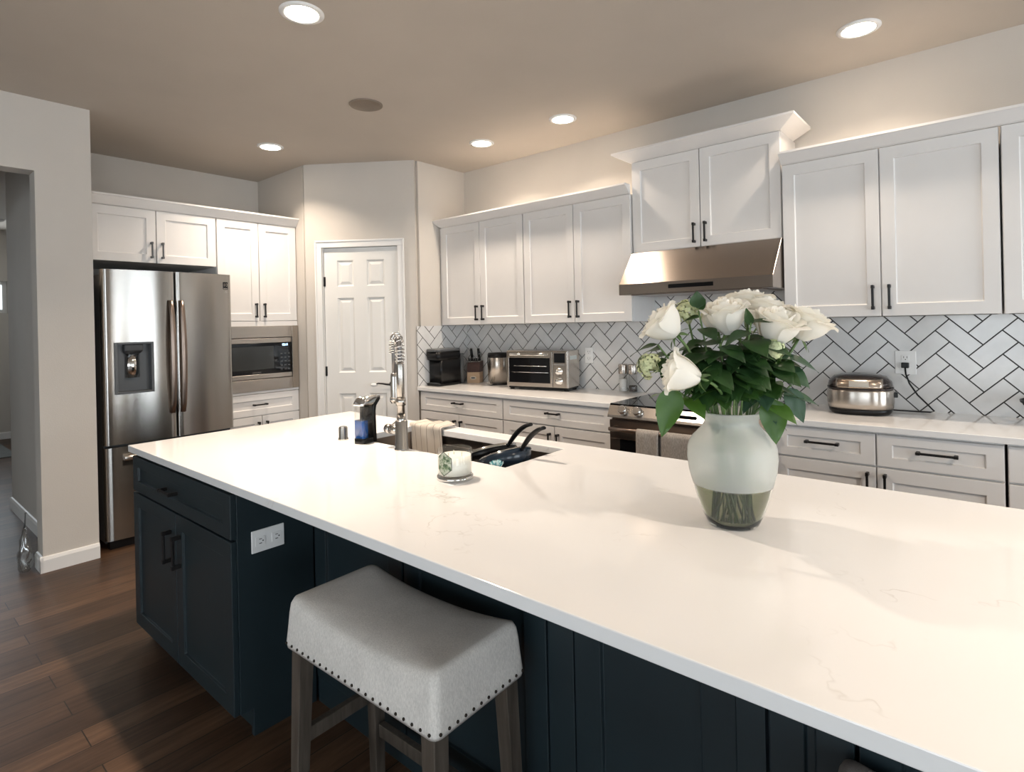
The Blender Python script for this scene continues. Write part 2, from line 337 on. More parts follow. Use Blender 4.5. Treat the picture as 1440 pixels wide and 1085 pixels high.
# pantry door and casing, local frame: x along the diagonal, -y out
o = MB()
for a, b, z0, z1 in ((D0-.06, D0, 0, DH), (D1, D1+.06, 0, DH), (D0-.06, D1+.06, DH, DH+.062)):
    o.box(a, b, -.014, 0, z0, z1)
o.box(D0-.06, D0-.045, -.022, 0, 0, DH+.062); o.box(D1+.045, D1+.06, -.022, 0, 0, DH+.062); o.box(D0-.06, D1+.06, -.022, 0, DH+.047, DH+.062)
for a, b in ((D0, D0+.006), (D1-.006, D1)): o.box(a, b, 0, .12, 0, DH)
struct(o.build('trim_1', m_trim, bevel=.003, loc=PA, rz=prz))
door = MB(); W0, W1 = D0+.009, D1-.009; px = (.275, .424, .542, .70)
zs = (.02, .22, .862, 1.045, 1.70, 1.80, 2.028, DH-.006); cols = (W0, px[0], px[1], px[2], px[3], W1)
y0 = .018
for i in range(5):
    for j in range(7):
        if not (i in (1, 3) and j in (1, 3, 5)): door.add([(cols[i], y0, zs[j]), (cols[i+1], y0, zs[j]), (cols[i+1], y0, zs[j+1]), (cols[i], y0, zs[j+1])], [(0, 1, 2, 3)])
        else:
            a, b, c, d = cols[i], cols[i+1], zs[j], zs[j+1]; prof = ((0, 0), (.012, .012), (.018, .012), (.042, .003))
            rs = [[(a+t, y0+q, c+t), (b-t, y0+q, c+t), (b-t, y0+q, d-t), (a+t, y0+q, d-t)] for t, q in prof]
            door.rings(rs, 0, False, True, False, True)
door.box(W0, W1, y0+.03, y0+.035, zs[0], zs[-1])
for a, b, c, d in ((W0, W0+.001, zs[0], zs[-1]), (W1-.001, W1, zs[0], zs[-1])): door.box(a, b, y0, y0+.035, c, d)
dr = struct(door.build('door_1', m_door, loc=PA, rz=prz))
for z in (1.845, 1.059, .27):
    h = MB(); h.cyl((W0-.003, .012, z-.042), (W0-.003, .012, z+.042), .007, n=10); h.box(W0-.003, W0+.012, .012, .0185, z-.042, z+.042); h.build('hinge', m_black, dr)
h = MB(); h.cyl((.755, .0185, .94), (.755, .004, .94), .028, n=24); h.cyl((.755, .005, .94), (.755, -.045, .94), .009, n=12)
h.tube([(.755, -.045, .94), (.72, -.05, .943), (.68, -.05, .95), (.645, -.047, .953), (.63, -.045, .948)], [.009, .0085, .007, .006, .006], 10)
hd = h.build('door_handle', m_black, dr)
h = MB(); h.ball((.605, -.04, .938), .028, 14, 8, sc=(1.1, .5, .55))
c = h.build('handle_cover', m_white, hd); c['label'] = 'white childproof cover on the tip of the dark lever'
# ---------------------------------------------------------------- cabinets (local: x to the right, front towards -y, z up from the root)
def handle(parent, x, z, L, orient, y=0, m=None):
    h = MB(); a = L/2; t = .0055; s = .034
    if orient == 'v':
        h.box(x-t, x+t, y-s, y-s+.010, z-a, z+a)
        for q in (-1, 1): h.box(x-t*1.25, x+t*1.25, y-s+.006, y, z+q*(a-.008)-.008, z+q*(a-.008)+.008); h.box(x-t*1.25, x+t*1.25, y-s-.003, y-s+.012, z+q*(a-.008)-.009, z+q*(a-.008)+.009)
    else:
        h.box(x-a, x+a, y-s, y-s+.010, z-t, z+t)
        for q in (-1, 1): h.box(x+q*(a-.008)-.008, x+q*(a-.008)+.008, y-s+.006, y, z-t*1.25, z+t*1.25); h.box(x+q*(a-.008)-.009, x+q*(a-.008)+.009, y-s-.003, y-s+.012, z-t*1.25, z+t*1.25)
    return h.build('handle', m or m_black, parent, bevel=.0025)
def shaker(name, parent, x0, x1, z0, z1, m, rail=.062, t=.02):
    d = MB(); r = min(rail, (z1-z0)*.30)
    prof = ((0, 0, 0), (rail, r, 0), (rail+.002, r+.002, .010))
    rs = [[(x0+a, q, z0+b), (x1-a, q, z0+b), (x1-a, q, z1-b), (x0+a, q, z1-b)] for a, b, q in prof]
    d.rings([[(x0, t, z0), (x1, t, z0), (x1, t, z1), (x0, t, z1)]]+rs, 0, False, True, True, True)
    return d.build(name, m, parent, bevel=.0022)
def cabinet(name, label, loc, rz, w, d, z0, z1, fronts, m, group, toe=0, hl=.125, top=True, hm=None, cat='cabinet'):
    t = thing(name, label, cat, (loc[0], loc[1], z0), rz, group); H = z1-z0
    b = MB(); yb = .0205
    b.box(.0015, .018, yb, d, toe and 0, H); b.box(w-.018, w-.0015, yb, d, 0, H); b.box(.018, w-.018, d-.012, d, 0, H)
    b.box(.018, w-.018, yb, d-.012, toe, toe+.018); b.box(.018, w-.018, yb, yb+.018, toe, H)
    if top: b.box(.018, w-.018, yb+.018, d-.012, H-.018, H)
    b.build('body', m, t)
    if toe:
        k = B(.018, w-.018, .085, .10, 0, toe).build('toe_kick', m, t)
    for f in fronts:
        o = shaker(f[0], t, f[1], f[2], f[3]-z0, f[4]-z0, m)
        if f[5]: handle(o, f[6], f[7]-z0, hl, f[5], 0, hm)
    return t
G = .0035
def pair(w, z0, z1, hz, mid=None, off=.036):
    mid = w/2 if mid is None else mid
    return [('door', G, mid-G*.8, z0, z1, 'v', mid-off, hz), ('door', mid+G*.8, w-G, z0, z1, 'v', mid+off, hz)]
def crown(name, label, loc, rz, L, h, proj, left=True, right=True, back=.06):
    # slanted crown with mitred returns; local front face of the cabinets is y = 0
    t = MB(); prof = [(0, 0), (-.012, .006), (-proj+.008, h-.016), (-proj, h-.012), (-proj, h)]
    path = [((0, back), (-1, 0))] if left else []
    rs = []
    for a, z in prof:
        e = -a; r = []
        r.append((-e if left else 0, back if left else -e, z)) if left else None
        r.append((-e if left else 0, -e, z)); r.append((L+e if right else L, -e, z))
        if right: r.append((L+e, back, z))
        rs.append(r)
    n = len(rs[0]); inner = []
    for z in (h, 0):
        r = []
        if left: r.append((.004, back, z))
        r.append((.004 if left else 0, .01, z)); r.append((L-.004 if right else L, .01, z))
        if right: r.append((L-.004, back, z))
        inner.append(r)
    allr = rs+inner+[rs[0]]
    t.rings(allr, 0, False, False, False, False)
    for k in (0, n-1): t.add([r[k] for r in rs+inner], [tuple(range(len(rs)+2))])
    o = t.build(name, m_cab, None, loc=loc, rz=rz); return tag(o, label, 'crown molding')
YU, YH, YD = YB-.344, YB-.3275, YB-.605
ZUB, ZUT = 1.4387, 2.309
GU, GL = 'white wall cabinets over the range-wall counter', 'white base cabinets along the range wall'
def upper(label, x0, x1, split=None, zb=ZUB, zt=ZUT, y=YU, hz=None):
    w = x1-x0
    return cabinet('wall_cabinet', label, (x0, y), 0, w, YB-y-.004, zb, zt, pair(w, zb+.002, zt-.002, hz or zb+.10, split), m_cab, GU)
upper('white two-door wall cabinet above the coffee maker and knife block', -3.779, -2.834, 1.0*(-2.834+3.779)/2)
upper('white two-door wall cabinet above the toaster oven, left of the hood', -2.831, -1.884, -2.3547+2.831)
upper('raised white two-door cabinet directly above the steel range hood', -1.880, -.9265, -1.4062+1.880, 1.8997, 2.5181, YH, 1.99)
upper('white two-door wall cabinet above the rice cooker, right of the hood', -.921, .022, -.4505+.921)
upper('white wall cabinet cut off by the right edge, past the rice cooker', .026, .969)
B(-3.811, -3.781, YU+.02, YB-.003, ZUB, ZUT).build('filler_strip', m_cab); f = bpy.data.objects['filler_strip']; tag(f, 'narrow white filler strip between wall cabinet and pantry wall', 'filler strip')
crown('crown_molding', 'white crown molding on wall cabinets left of the hood', (-3.775, YU, ZUT), 0, 1.889, .064, .066, True, False, .30)
crown('crown_molding', 'white crown molding on wall cabinets right of the hood', (-.920, YU, ZUT), 0, 1.889, .064, .066, False, True, .30)
crown('crown_molding', 'tallest white crown molding, above the range hood cabinet', (-1.880, YH, 2.5181), 0, .9535, .062, .098, True, True, .28)
ZC, ZS = .9151, .885
ZD = .716
def basecab(label, x0, x1, drawers, split, hl=.115):
    w = x1-x0; fr = []
    for i, (a, b) in enumerate(drawers): fr.append(('drawer', a-x0+G, b-x0-G, ZD+.005, ZS-.012, 'h', (a+b)/2-x0, .806))
    fr += pair(w, .112, ZD-.005, .61, split-x0)
    return cabinet('base_cabinet', label, (x0, YD), 0, w, YB-YD-.004, 0, ZS-.0005, fr, m_cab, GL, .105, hl, False)
basecab('white base cabinet in the corner, under the coffee maker', -3.797, -2.853, [(-3.797, -2.853)], -3.33)
basecab('white base cabinet left of the range, under the toaster oven', -2.849, -1.903, [(-2.849, -1.903)], -2.372)
basecab('white two-drawer base cabinet right of the range, under the rice cooker', -.917, .019, [(-.917, -.4528), (-.4528, .019)], -.4528, .155)
basecab('white base cabinet at the right edge, past the rice cooker', .025, .97, [(.025, .4975), (.4975, .97)], .4975, .155)
def slab(name, label, x0, x1, y0, y1, hole=None, z0=ZS, z1=ZC):
    xs = [x0, x1] if not hole else [x0, hole[0], hole[1], x1]; ys = [y0, y1] if not hole else [y0, hole[2], hole[3], y1]
    b = MB(); nx, ny = len(xs), len(ys)
    vs = [(x, y, z) for z in (z0, z1) for y in ys for x in xs]; I = lambda i, j, k: k*nx*ny+j*nx+i; fs = []
    for i in range(nx-1):
        for j in range(ny-1):
            if hole and i == 1 and j == 1:
                fs += [(I(1, 1, 0), I(2, 1, 0), I(2, 1, 1), I(1, 1, 1)), (I(1, 2, 0), I(2, 2, 0), I(2, 2, 1), I(1, 2, 1)), (I(1, 1, 0), I(1, 2, 0), I(1, 2, 1), I(1, 1, 1)), (I(2, 1, 0), I(2, 2, 0), I(2, 2, 1), I(2, 1, 1))]; continue
            for k in (0, 1): fs.append((I(i, j, k), I(i+1, j, k), I(i+1, j+1, k), I(i, j+1, k)))
    for i in range(nx-1): fs += [(I(i, 0, 0), I(i+1, 0, 0), I(i+1, 0, 1), I(i, 0, 1)), (I(i, ny-1, 0), I(i+1, ny-1, 0), I(i+1, ny-1, 1), I(i, ny-1, 1))]
    for j in range(ny-1): fs += [(I(0, j, 0), I(0, j+1, 0), I(0, j+1, 1), I(0, j, 1)), (I(nx-1, j, 0), I(nx-1, j+1, 0), I(nx-1, j+1, 1), I(nx-1, j, 1))]
    b.add(vs, fs); return tag(b.build(name, m_quartz, bevel=.0025), label, 'countertop')
slab('countertop', 'white quartz countertop left of the range, under coffee maker and toaster oven', XP+.002, -1.903, YB-.628, YB-.004)
slab('countertop', 'white quartz countertop right of the range, under the rice cooker', -.917, .97, YB-.628, YB-.004)
slab('island_countertop', 'large white quartz island countertop with sink cutout and faint veins', -3.1033, .62, .85, 2.052, (-2.36, -1.39, 1.573, 1.948))

# herringbone tile
m_tile = mat('white_glazed_tile', (.66, .66, .655, 1), .18, var=.05, nscale=9, bump=.06, bscale=18)
m_grout = mat('dark_grout', (.045, .043, .042, 1), .9)
def clip(poly, x0, x1, y0, y1):
    for ax, lim, sg in ((0, x0, 1), (0, x1, -1), (1, y0, 1), (1, y1, -1)):
        out = []
        for i in range(len(poly)):
            p, q = poly[i], poly[(i+1) % len(poly)]; a, b = (p[ax]-lim)*sg, (q[ax]-lim)*sg
            if a >= 0: out.append(p)
            if a*b < 0: t = a/(a-b); out.append((p[0]+(q[0]-p[0])*t, p[1]+(q[1]-p[1])*t))
        poly = out
        if len(poly) < 3: return []
    return poly
def herring(rects, ph, gap=.0031):
    W, L = .0865, .194; c = math.sqrt(.5); tiles = []
    rot = lambda x, y: ((x-y)*c+ph[0], (x+y)*c+ph[1])
    x0 = min(r[0] for r in rects); x1 = max(r[1] for r in rects); y0 = min(r[2] for r in rects); y1 = max(r[3] for r in rects)
    nb = int((x1-x0)/(L*1.414))+3; na = int((y1-y0)/(W*1.414))+5
    ib0 = int((x0-ph[0])/(L*1.414))-2; ia0 = int((y0-ph[1])/(W*1.414))-4
    for ib in range(ib0, ib0+nb+4):
        for ia in range(ia0, ia0+na+6):
            ox, oy = ia*W+ib*L, ia*W-ib*L
            for a, b, p, q in ((0, L, 0, W), (0, W, W, W+L)):
                poly = [rot(ox+x, oy+y) for x, y in ((a+gap, p+gap), (b-gap, p+gap), (b-gap, q-gap), (a+gap, q-gap))]
                for r in rects:
                    k = clip(poly, *r)
                    if len(k) >= 3: tiles.append(k)
    return tiles
def splash(name, label, rects, ph, Mx):
    b = MB()
    for r in rects: b.box(r[0], r[1], -.004, -.0005, r[2], r[3], 1)
    for k in herring(rects, ph):
        n = len(k); b.add([(p[0], -.0065, p[1]) for p in k]+[(p[0], -.004, p[1]) for p in k], [tuple(range(n))]+[(i, (i+1) % n, (i+1) % n+n, i+n) for i in range(n)], 0)
    o = b.build(name, [m_tile, m_grout]); o.matrix_world = Mx; return tag(o, label, 'backsplash')
splash('tile_backsplash', 'long white herringbone tile backsplash with dark grout behind the range', [(XP+.002, -1.9, ZC, ZUB-.002), (-1.9, -.92, .90, 1.62), (-.92, .97, ZC, ZUB-.002)], (-.055, 1.28-.122), Matrix.Translation((0, YB, 0)))
splash('tile_backsplash', 'short white herringbone tile backsplash on the pantry wall beside coffee maker', [(3.2, YB-.008, ZC, ZUB-.002)], (3.4, 1.2), Matrix.Translation((XP, 0, 0)) @ Matrix.Rotation(PI/2, 4, 'Z'))

# fridge-wall cabinets: local x runs along +Y of the room
XL = XA+.7002
t = cabinet('wall_cabinet', 'white two-door cabinet above the steel refrigerator', (XL, 1.088), PI/2, .8565, .69, 1.9488, 2.3446, pair(.8565, 1.951, 2.3425, 2.045, 1.5166-1.088), m_cab, None, hl=.12, hm=m_dgrey)
W = 2.6285-1.9475
t = thing('oven_tower_cabinet', 'tall white cabinet housing the microwave beside the pantry door', 'cabinet', (XL, 1.9475, 0), PI/2)
b = MB(); b.box(.0015, .018, .0205, .69, 0, 2.3446); b.box(W-.018, W-.0015, .0205, .69, 0, 2.3446); b.box(.018, W-.018, .67, .69, .1, 2.3446)
for z0, z1 in ((1.4895, 1.512), (2.325, 2.3446), (.895, .918), (.105, .125), (.695, .715)): b.box(.018, W-.018, .0205, .67, z0, z1)
b.box(.0015, W-.0015, .001, .0205, 1.468, 1.508); b.box(.0015, W-.0015, .001, .0205, .898, .917)
b.build('body', m_cab, t, bevel=.0015)
for f in pair(W, 1.512, 2.3425, 1.60, 2.2894-1.9475): o = shaker(f[0], t, f[1], f[2], f[3], f[4], m_cab); handle(o, f[6], f[7], .12, 'v')
o = shaker('drawer', t, G, W-G, .713, .893, m_cab); handle(o, W/2-.02, .805, .12, 'h')
for f in pair(W, .112, .706, .60, 2.2894-1.9475): o = shaker(f[0], t, f[1], f[2], f[3], f[4], m_cab); handle(o, f[6], f[7], .12, 'v')
B(.018, W-.018, .085, .1, 0, .105).build('toe_kick', m_cab, t)
crown('crown_molding', 'white crown molding above the refrigerator and microwave cabinets', (XL, 1.088, 2.3446), PI/2, 2.6285-1.088, .072, .06, False, True, .3)
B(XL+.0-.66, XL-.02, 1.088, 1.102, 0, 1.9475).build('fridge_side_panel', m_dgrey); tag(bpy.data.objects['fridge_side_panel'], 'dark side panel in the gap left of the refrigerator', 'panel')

# built-in microwave
t = thing('microwave', 'built-in steel microwave with trim frame in the tall white cabinet', 'microwave', (XL, 1.9475, .918), PI/2)
w0, w1, h1 = .006, W-.004, .549
b = MB(); a0, a1, c0, c1 = .058, W-.062, .098, .452
for r in ((w0, a0, 0, h1), (a1, w1, 0, h1), (a0, a1, 0, c0), (a0, a1, c1, h1)): b.box(r[0], r[1], -.012, 0, r[2], r[3])
b.build('trim_frame', m_steelh, t, bevel=.002)
b = MB(); b.box(a0+.004, a1-.004, .004, .40, c0+.004, c1-.004); b.build('body', m_blackp, t)
b = MB(); b.box(a0+.006, a1-.006, -.010, .004, c0+.006, c0+.044); b.box(a0+.006, a1-.006, -.010, .004, c1-.046, c1-.006); b.build('door_trim', m_steelh, t, bevel=.002)
dd = B(a0+.006, a1-.135, -.010, .004, c0+.045, c1-.047).build('door', m_bglass, t, bevel=.001)
B(a0+.04, a1-.17, -.0108, -.010, c0+.085, c1-.075).build('window', mat('microwave_window_mesh', (.035, .037, .036, 1), .12), dd)
text('logo', 'SAMSUNG', .016, m_steel, dd, (a0+.24, -.0105, c0+.058), (PI/2, 0, 0))
cp = B(a1-.134, a1-.006, -.010, .004, c0+.045, c1-.047).build('control_panel', m_bglass, t, bevel=.001)
text('display', '12:11', .026, emit('blue_white_digits', (.5, .75, 1, 1), 6), cp, (a1-.066, -.0105, c1-.068), (PI/2, 0, 0))
for j in range(5):
    for i in range(3): B(a1-.108+i*.034, a1-.09+i*.034, -.0106, -.010, c0+.07+j*.034, c0+.079+j*.034).build('button', m_dgrey, cp)

# refrigerator
FX, FY = -4.47, 1.099
t = thing('refrigerator', 'stainless french-door refrigerator with water dispenser beside the left wall', 'refrigerator', (FX, FY, 0), PI/2)
FW_, FT, FS, FB = .843, 1.866, .690, .672
B(.008, FW_-.008, .085, .74, .03, FT-.03).build('body', m_dgrey, t, bevel=.004)
B(.02, FW_-.02, .03, .085, .0, .052).build('base_grille', m_blackp, t)
def bow(x): u = (x/FW_-.5)*2; return .030*u*u
def bowed(name, x0, x1, z0, z1, hole=None, rl=.018, rr=.018):
    n = 18; xs = [x0+(x1-x0)*i/n for i in range(n+1)]
    if hole: xs = sorted(set([x for x in xs if not any(abs(x-h) < .009 for h in hole[:2])]+list(hole[:2])))
    zs = [z0, z1] if not hole else [z0, hole[2], hole[3], z1]
    def y(x):
        e = 0
        if x-x0 < rl: e += rl*(1-math.sqrt(max(0, 1-(1-(x-x0)/rl)**2)))
        if x1-x < rr: e += rr*(1-math.sqrt(max(0, 1-(1-(x1-x)/rr)**2)))
        return bow(x)+e
    if rl: xs = sorted(set(xs+[x0+rl*q for q in (.05, .15, .3, .6)]+[x1-rr*q for q in (.05, .15, .3, .6)]))
    b = MB(); nz = len(zs); vs = [(x, y(x), z) for x in xs for z in zs]; fs = []
    for i in range(len(xs)-1):
        for j in range(nz-1):
            if hole and hole[0]-1e-6 <= xs[i] < hole[1]-1e-6 and j == 1: continue
            fs.append((i*nz+j, (i+1)*nz+j, (i+1)*nz+j+1, i*nz+j+1))
    b.add(vs, fs, 0, True); yk = .082
    for k, z in ((0, z0), (nz-1, z1)):
        b.add([(x, y(x), z) for x in xs]+[(x, yk, z) for x in reversed(xs)], [tuple(range(2*len(xs)))])
    b.add([(x0, y(x0), z0), (x0, yk, z0), (x0, yk, z1), (x0, y(x0), z1)], [(0, 1, 2, 3)]); b.add([(x1, y(x1), z0), (x1, yk, z0), (x1, yk, z1), (x1, y(x1), z1)], [(0, 1, 2, 3)])
    if hole:
        a, c, p, q = hole
        for (xa, xb, za, zb) in ((a, a, p, q), (c, c, p, q)): b.add([(xa, y(xa), za), (xa, yk, za), (xa, yk, zb), (xa, y(xa), zb)], [(0, 1, 2, 3)])
        for z in (p, q): b.add([(a, y(a), z), (c, y(c), z), (c, yk, z), (a, yk, z)], [(0, 1, 2, 3)])
    return b.build(name, m_steel, t), y
mid = .4365
hole = (.068, .288, 1.032, 1.368)
dl, yl = bowed('door', .004, mid-.003, FS, FT, hole)
drr, yr = bowed('door', mid+.003, FW_-.002, FS, FT)
fz, yz = bowed('freezer_drawer', .004, FW_-.002, .055, FB, None, .012, .012)
b = MB(); a, c, p, q = hole; yo = yl(c)-.003
for r in ((a-.006, a+.010, p-.006, q+.006), (c-.010, c+.006, p-.006, q+.006), (a+.010, c-.010, p-.006, p+.008), (a+.010, c-.010, q-.008, q+.006)): b.box(r[0], r[1], yo, yo+.02, r[2], r[3])
for r in ((a+.0005, a+.004, p, q), (c-.004, c-.0005, p, q)): b.box(r[0], r[1], yo+.02, yo+.066, r[2], r[3])
b.box(a, c, yo+.066, yo+.070, p, q); b.box(a+.004, c-.004, yo+.02, yo+.066, p+.001, p+.008); b.box(a+.004, c-.004, yo+.02, yo+.066, q-.008, q-.001)
ds = b.build('dispenser', m_dgrey, dl, bevel=.002)
b = MB(); b.rings([[(a+.055+e, yo+.066-s, z), (c-.055-e, yo+.066-s, z), (c-.055-e, yo+.066, z), (a+.055+e, yo+.066, z)] for e, s, z in ((.012, .022, q-.075), (0, .045, q-.055), (0, .048, q-.01))], 0, False)
b.build('nozzle', mat('charcoal_plastic', (.035, .036, .038, 1), .3), ds, bevel=.004)
b = MB(); b.grid(lambda u, v: (a+.07+.08*u, yo+.052-.02*math.sin(PI*u), p+.10+.16*v), 8, 2); b.build('paddle', m_chrome, ds, solid=.003)
def fhandle(parent, x):
    b = MB(); n = 14; rs = []
    for i in range(n+1):
        v = i/n; z = .862+.80*v; bo = bow(mid)-.012-.042*math.sin(PI*min(1, max(0, v)))**.55; hw = .0155+.004*math.sin(PI*v)
        rs.append([(x+hw*math.cos(k*PI/6), bo+.010*math.sin(k*PI/6), z) for k in range(12)])
    b.rings(rs); return b.build('handle', m_dsteel, parent)
fhandle(dl, mid-.034); fhandle(drr, mid+.034)
b = MB(); b.grid(lambda u, v: (.10+.64*u, yz(.1+.64*u)-.03-.006*math.sin(PI*v), .585+.028*v), 12, 3)
for x in (.115, .725): b.box(x-.012, x+.012, yz(x)-.03, yz(x)+.004, .587, .611)
b.build('handle', m_steelh, fz, solid=.012, bevel=.003)
st = B(.776, .812, yr(.794)-.003, yr(.794)+.004, 1.752, 1.808).build('sticker', m_blackp, drr)
text('sticker_digits', '10', .034, m_steelh, st, (.794, yr(.794)-.0034, 1.785), (PI/2, 0, 0))
B(.780, .808, yr(.794)-.0036, yr(.794)-.003, 1.755, 1.762).build('sticker_line', m_steelh, st)
text('logo', 'LG', .022, m_chrome, drr, (.794, yr(.794)-.0005, 1.733), (PI/2, 0, 0))
# ---------------------------------------------------------------- range hood and range
t = thing('range_hood', 'stainless under-cabinet range hood with slanted front above the range', 'range hood', (-1.882, YB, 1.612))
prof = [(-.525, 0), (-.525, .07), (-.345, .2865), (-.012, .2865), (-.012, 0)]
hb = MB(); hb.prism([(p[0], p[1]) for p in prof], 'x', 0, .957); hb.build('canopy', m_hood, t, bevel=.003)
B(.345, .625, -.5265, -.524, .028, .052).build('control_strip', m_bglass, t)
B(.07, .887, -.49, -.10, -.004, 0).build('filter', m_dsteel, t)
RX0, RX1 = -1.9005, -.9195; RWd = RX1-RX0
t = thing('range', 'stainless slide-in electric range with knobs on a slanted front panel', 'range', (RX0, 3.178, 0)); D = YB-.012-3.178
b = MB(); b.box(.002, RWd-.002, .03, D, .0, .885); b.build('body', m_dsteel, t)
B(.001, RWd-.001, .002, D, .887, .919).build('cooktop', m_bglass, t, bevel=.003)
b = MB(); b.prism([(.03, .832), (-.034, .836), (-.030, .852), (.0, .905), (.006, .914), (.03, .914)], 'x', 0, RWd); pn = b.build('control_panel', m_steelh, t, bevel=.002)
nrm = V(0, -.053, .030).normalized(); nrm = V(0, -.87, .49)
for x in (.112, .212, .66, .77, .88):
    k = MB(); p = V(x, -.017, .878); k.cyl(p, p+nrm*.006, .034, n=28); k.cyl(p+nrm*.006, p+nrm*.036, .029, .025, n=28); k.cyl(p+nrm*.036, p+nrm*.038, .025, .022, n=28)
    k.build('knob', m_chrome, pn)
B(.33, .58, -.0235, -.016, .868, .886, M=None).build('display', m_bglass, pn)
od = MB()
for r in ((.004, RWd-.004, .70, .818), (.004, .075, .22, .70), (RWd-.075, RWd-.004, .22, .70), (.075, RWd-.075, .22, .30)): od.box(r[0], r[1], -.012, .029, r[2], r[3])
od = od.build('oven_door', m_dsteel, t, bevel=.002); B(.075, RWd-.075, -.010, .02, .30, .70).build('window', m_bglass, od)
h = MB(); h.tube([(.03, -.062, .768), (.2, -.066, .769), (RWd-.2, -.066, .769), (RWd-.03, -.062, .768)], .0135, 12)
for x in (.045, RWd-.045): h.box(x-.012, x+.012, -.062, -.01, .758, .778)
h.build('handle', m_dsteel, od)
B(.004, RWd-.004, -.008, .029, .05, .21).build('storage_drawer', m_dsteel, t, bevel=.002)
def oven_towel(label, x0, x1, lf, lb):
    hy, hz, r = 3.178-.0655, .7685, .018
    def f(u, v):
        x = x0+(x1-x0)*u; w = .004*math.sin(u*11+v*2)*(.3+v)
        s = v*(lf+lb+PI*r)
        if s < lf: p = (x, hy-r-.002+w*.7-.004*math.sin(PI*s/lf), hz-(lf-s))
        elif s < lf+PI*r: a = (s-lf)/r; p = (x, hy-r*math.cos(a)-.0, hz+r*math.sin(a))
        else: p = (x, hy+r+.001, hz-(s-lf-PI*r))
        return p
    b = MB(); b.grid(f, 14, 40); o = b.build('oven_towel', m_towelg, solid=.006); tag(o, label, 'towel', 'towels on the oven handle'); return o
oven_towel('grey towel on the oven handle, the one nearer the toaster oven', -1.672, -1.527, .36, .26)
oven_towel('grey towel on the oven handle, the one behind the flower vase', -1.508, -1.325, .37, .26)

# ---------------------------------------------------------------- island
IY = .8555
W = -2.03+3.062
t = cabinet('island_cabinet', 'dark slate island cabinet with drawer and two doors facing the stools side', (-3.062, IY), 0, W, .31, 0, ZS-.0005,
   [('drawer', G, W-G, .714, .872, 'h', W*.47, .792)]+pair(W, .098, .706, .565, 3.062-2.545, .05), m_navy, None, .098, .13, False)
for ch in t.children:
    if ch.name.startswith('body'):
        bpy.data.objects.remove(ch)
        break
b = MB()
for xa, xb in ((.0015, .019), (W-.019, W-.0005)): b.prism([(.0205, .098), (.066, .098), (.066, 0), (.31, 0), (.31, ZS-.0005), (.0205, ZS-.0005)], 'x', xa, xb)
b.box(.019, W-.019, .0205, .04, .098, ZS-.0005); b.box(.019, W-.019, .29, .31, 0, ZS-.0005); b.build('body', m_navy, t, bevel=.0015)
# long island body behind the knee space
t = thing('kitchen_island', 'long dark slate island body with panelled back behind the stools', 'kitchen island', (-3.062, 1.167, 0))
b = MB(); L = .58+3.062; DB = 2.03-1.167
b.box(0, L, .02, .038, 0, ZS-.0005); b.box(0, .018, .038, DB, 0, ZS-.0005); b.box(L-.018, L, .038, DB, 0, ZS-.0005); b.box(.018, L-.018, DB-.018, DB, 0, ZS-.0005); b.box(.018, L-.018, .038, DB-.018, .09, .108)
b.build('body', m_navy, t)
for x0, x1 in ((1.036, 1.57), (1.58, 2.158), (2.247, 2.644)):
    p = shaker('back_panel', t, x0, x1, .10, ZS-.003, m_navy, .075, .019)
B(2.163, 2.243, .001, .0195, .10, ZS-.003).build('stile', m_navy, t, bevel=.002)
B(1.036, 2.65, .004, .0195, 0, .097).build('base_board', m_navy, t, bevel=.002)
# right end cabinet
W2 = .58+.408
t = cabinet('island_cabinet', 'dark slate island cabinet at the near right end, beyond the second stool', (-.408, 1.140), 0, W2, .045, 0, ZS-.0005,
   [('door', .062, .205, .10, .872, None, 0, 0), ('door', .212, .59, .10, .872, None, 0, 0), ('door', .597, W2-G, .10, .872, None, 0, 0)], m_navy, None, 0, .13, False)
B(.0, .055, .001, .0205, 0, ZS-.0008).build('stile', m_navy, t)

def outlet(label, loc, rz, w=.074, h=.12, horiz=False, gangs=1, plugtop=None):
    t = thing('wall_outlet', label, 'outlet', loc, rz, None)
    b = MB(); b.box(-w/2, w/2, -.006, 0, -h/2, h/2); b.build('cover_plate', m_white, t, bevel=.003)
    pos = [(sx, sz) for sx in ([0] if gangs == 1 else [-w/4, w/4]) for sz in (-.026, .026)]
    for sx, sz in pos:
        if horiz: sx, sz = sz*1.15, 0
        s = B(sx-.018, sx+.018, -.0085, -.006, sz-.016, sz+.016).build('socket', m_white, t, bevel=.003)
        q = MB()
        for e in ((-.0075, .004), (.0075, .004)):
            if horiz: q.box(sx-.009 if 0 else sx+e[1]-.009, sx+e[1]+.001, -.0089, -.0084, sz+e[0]-.0012, sz+e[0]+.0012)
            else: q.box(sx+e[0]-.0012, sx+e[0]+.0012, -.0089, -.0084, sz+e[1]-.006, sz+e[1]+.005)
        if horiz: q.cyl((sx+.009, -.0089, sz), (sx+.009, -.0084, sz), .0026, n=10)
        else: q.cyl((sx, -.0089, sz-.009), (sx, -.0084, sz-.009), .0026, n=10)
        q.build('slots', m_dark, s)
    return t
outlet('white horizontal outlet on the dark island end panel', (-2.0305, .985, .686), PI/2, .122, .080, True)
outlet('white wall outlet on the tile beside the toaster oven', (-2.455, YB-.0067, 1.178), 0, .074, .125)
outlet('white wall outlet with a plugged-in black cord beside rice cooker', (-.388, YB-.0067, 1.18), 0, .098, .13)

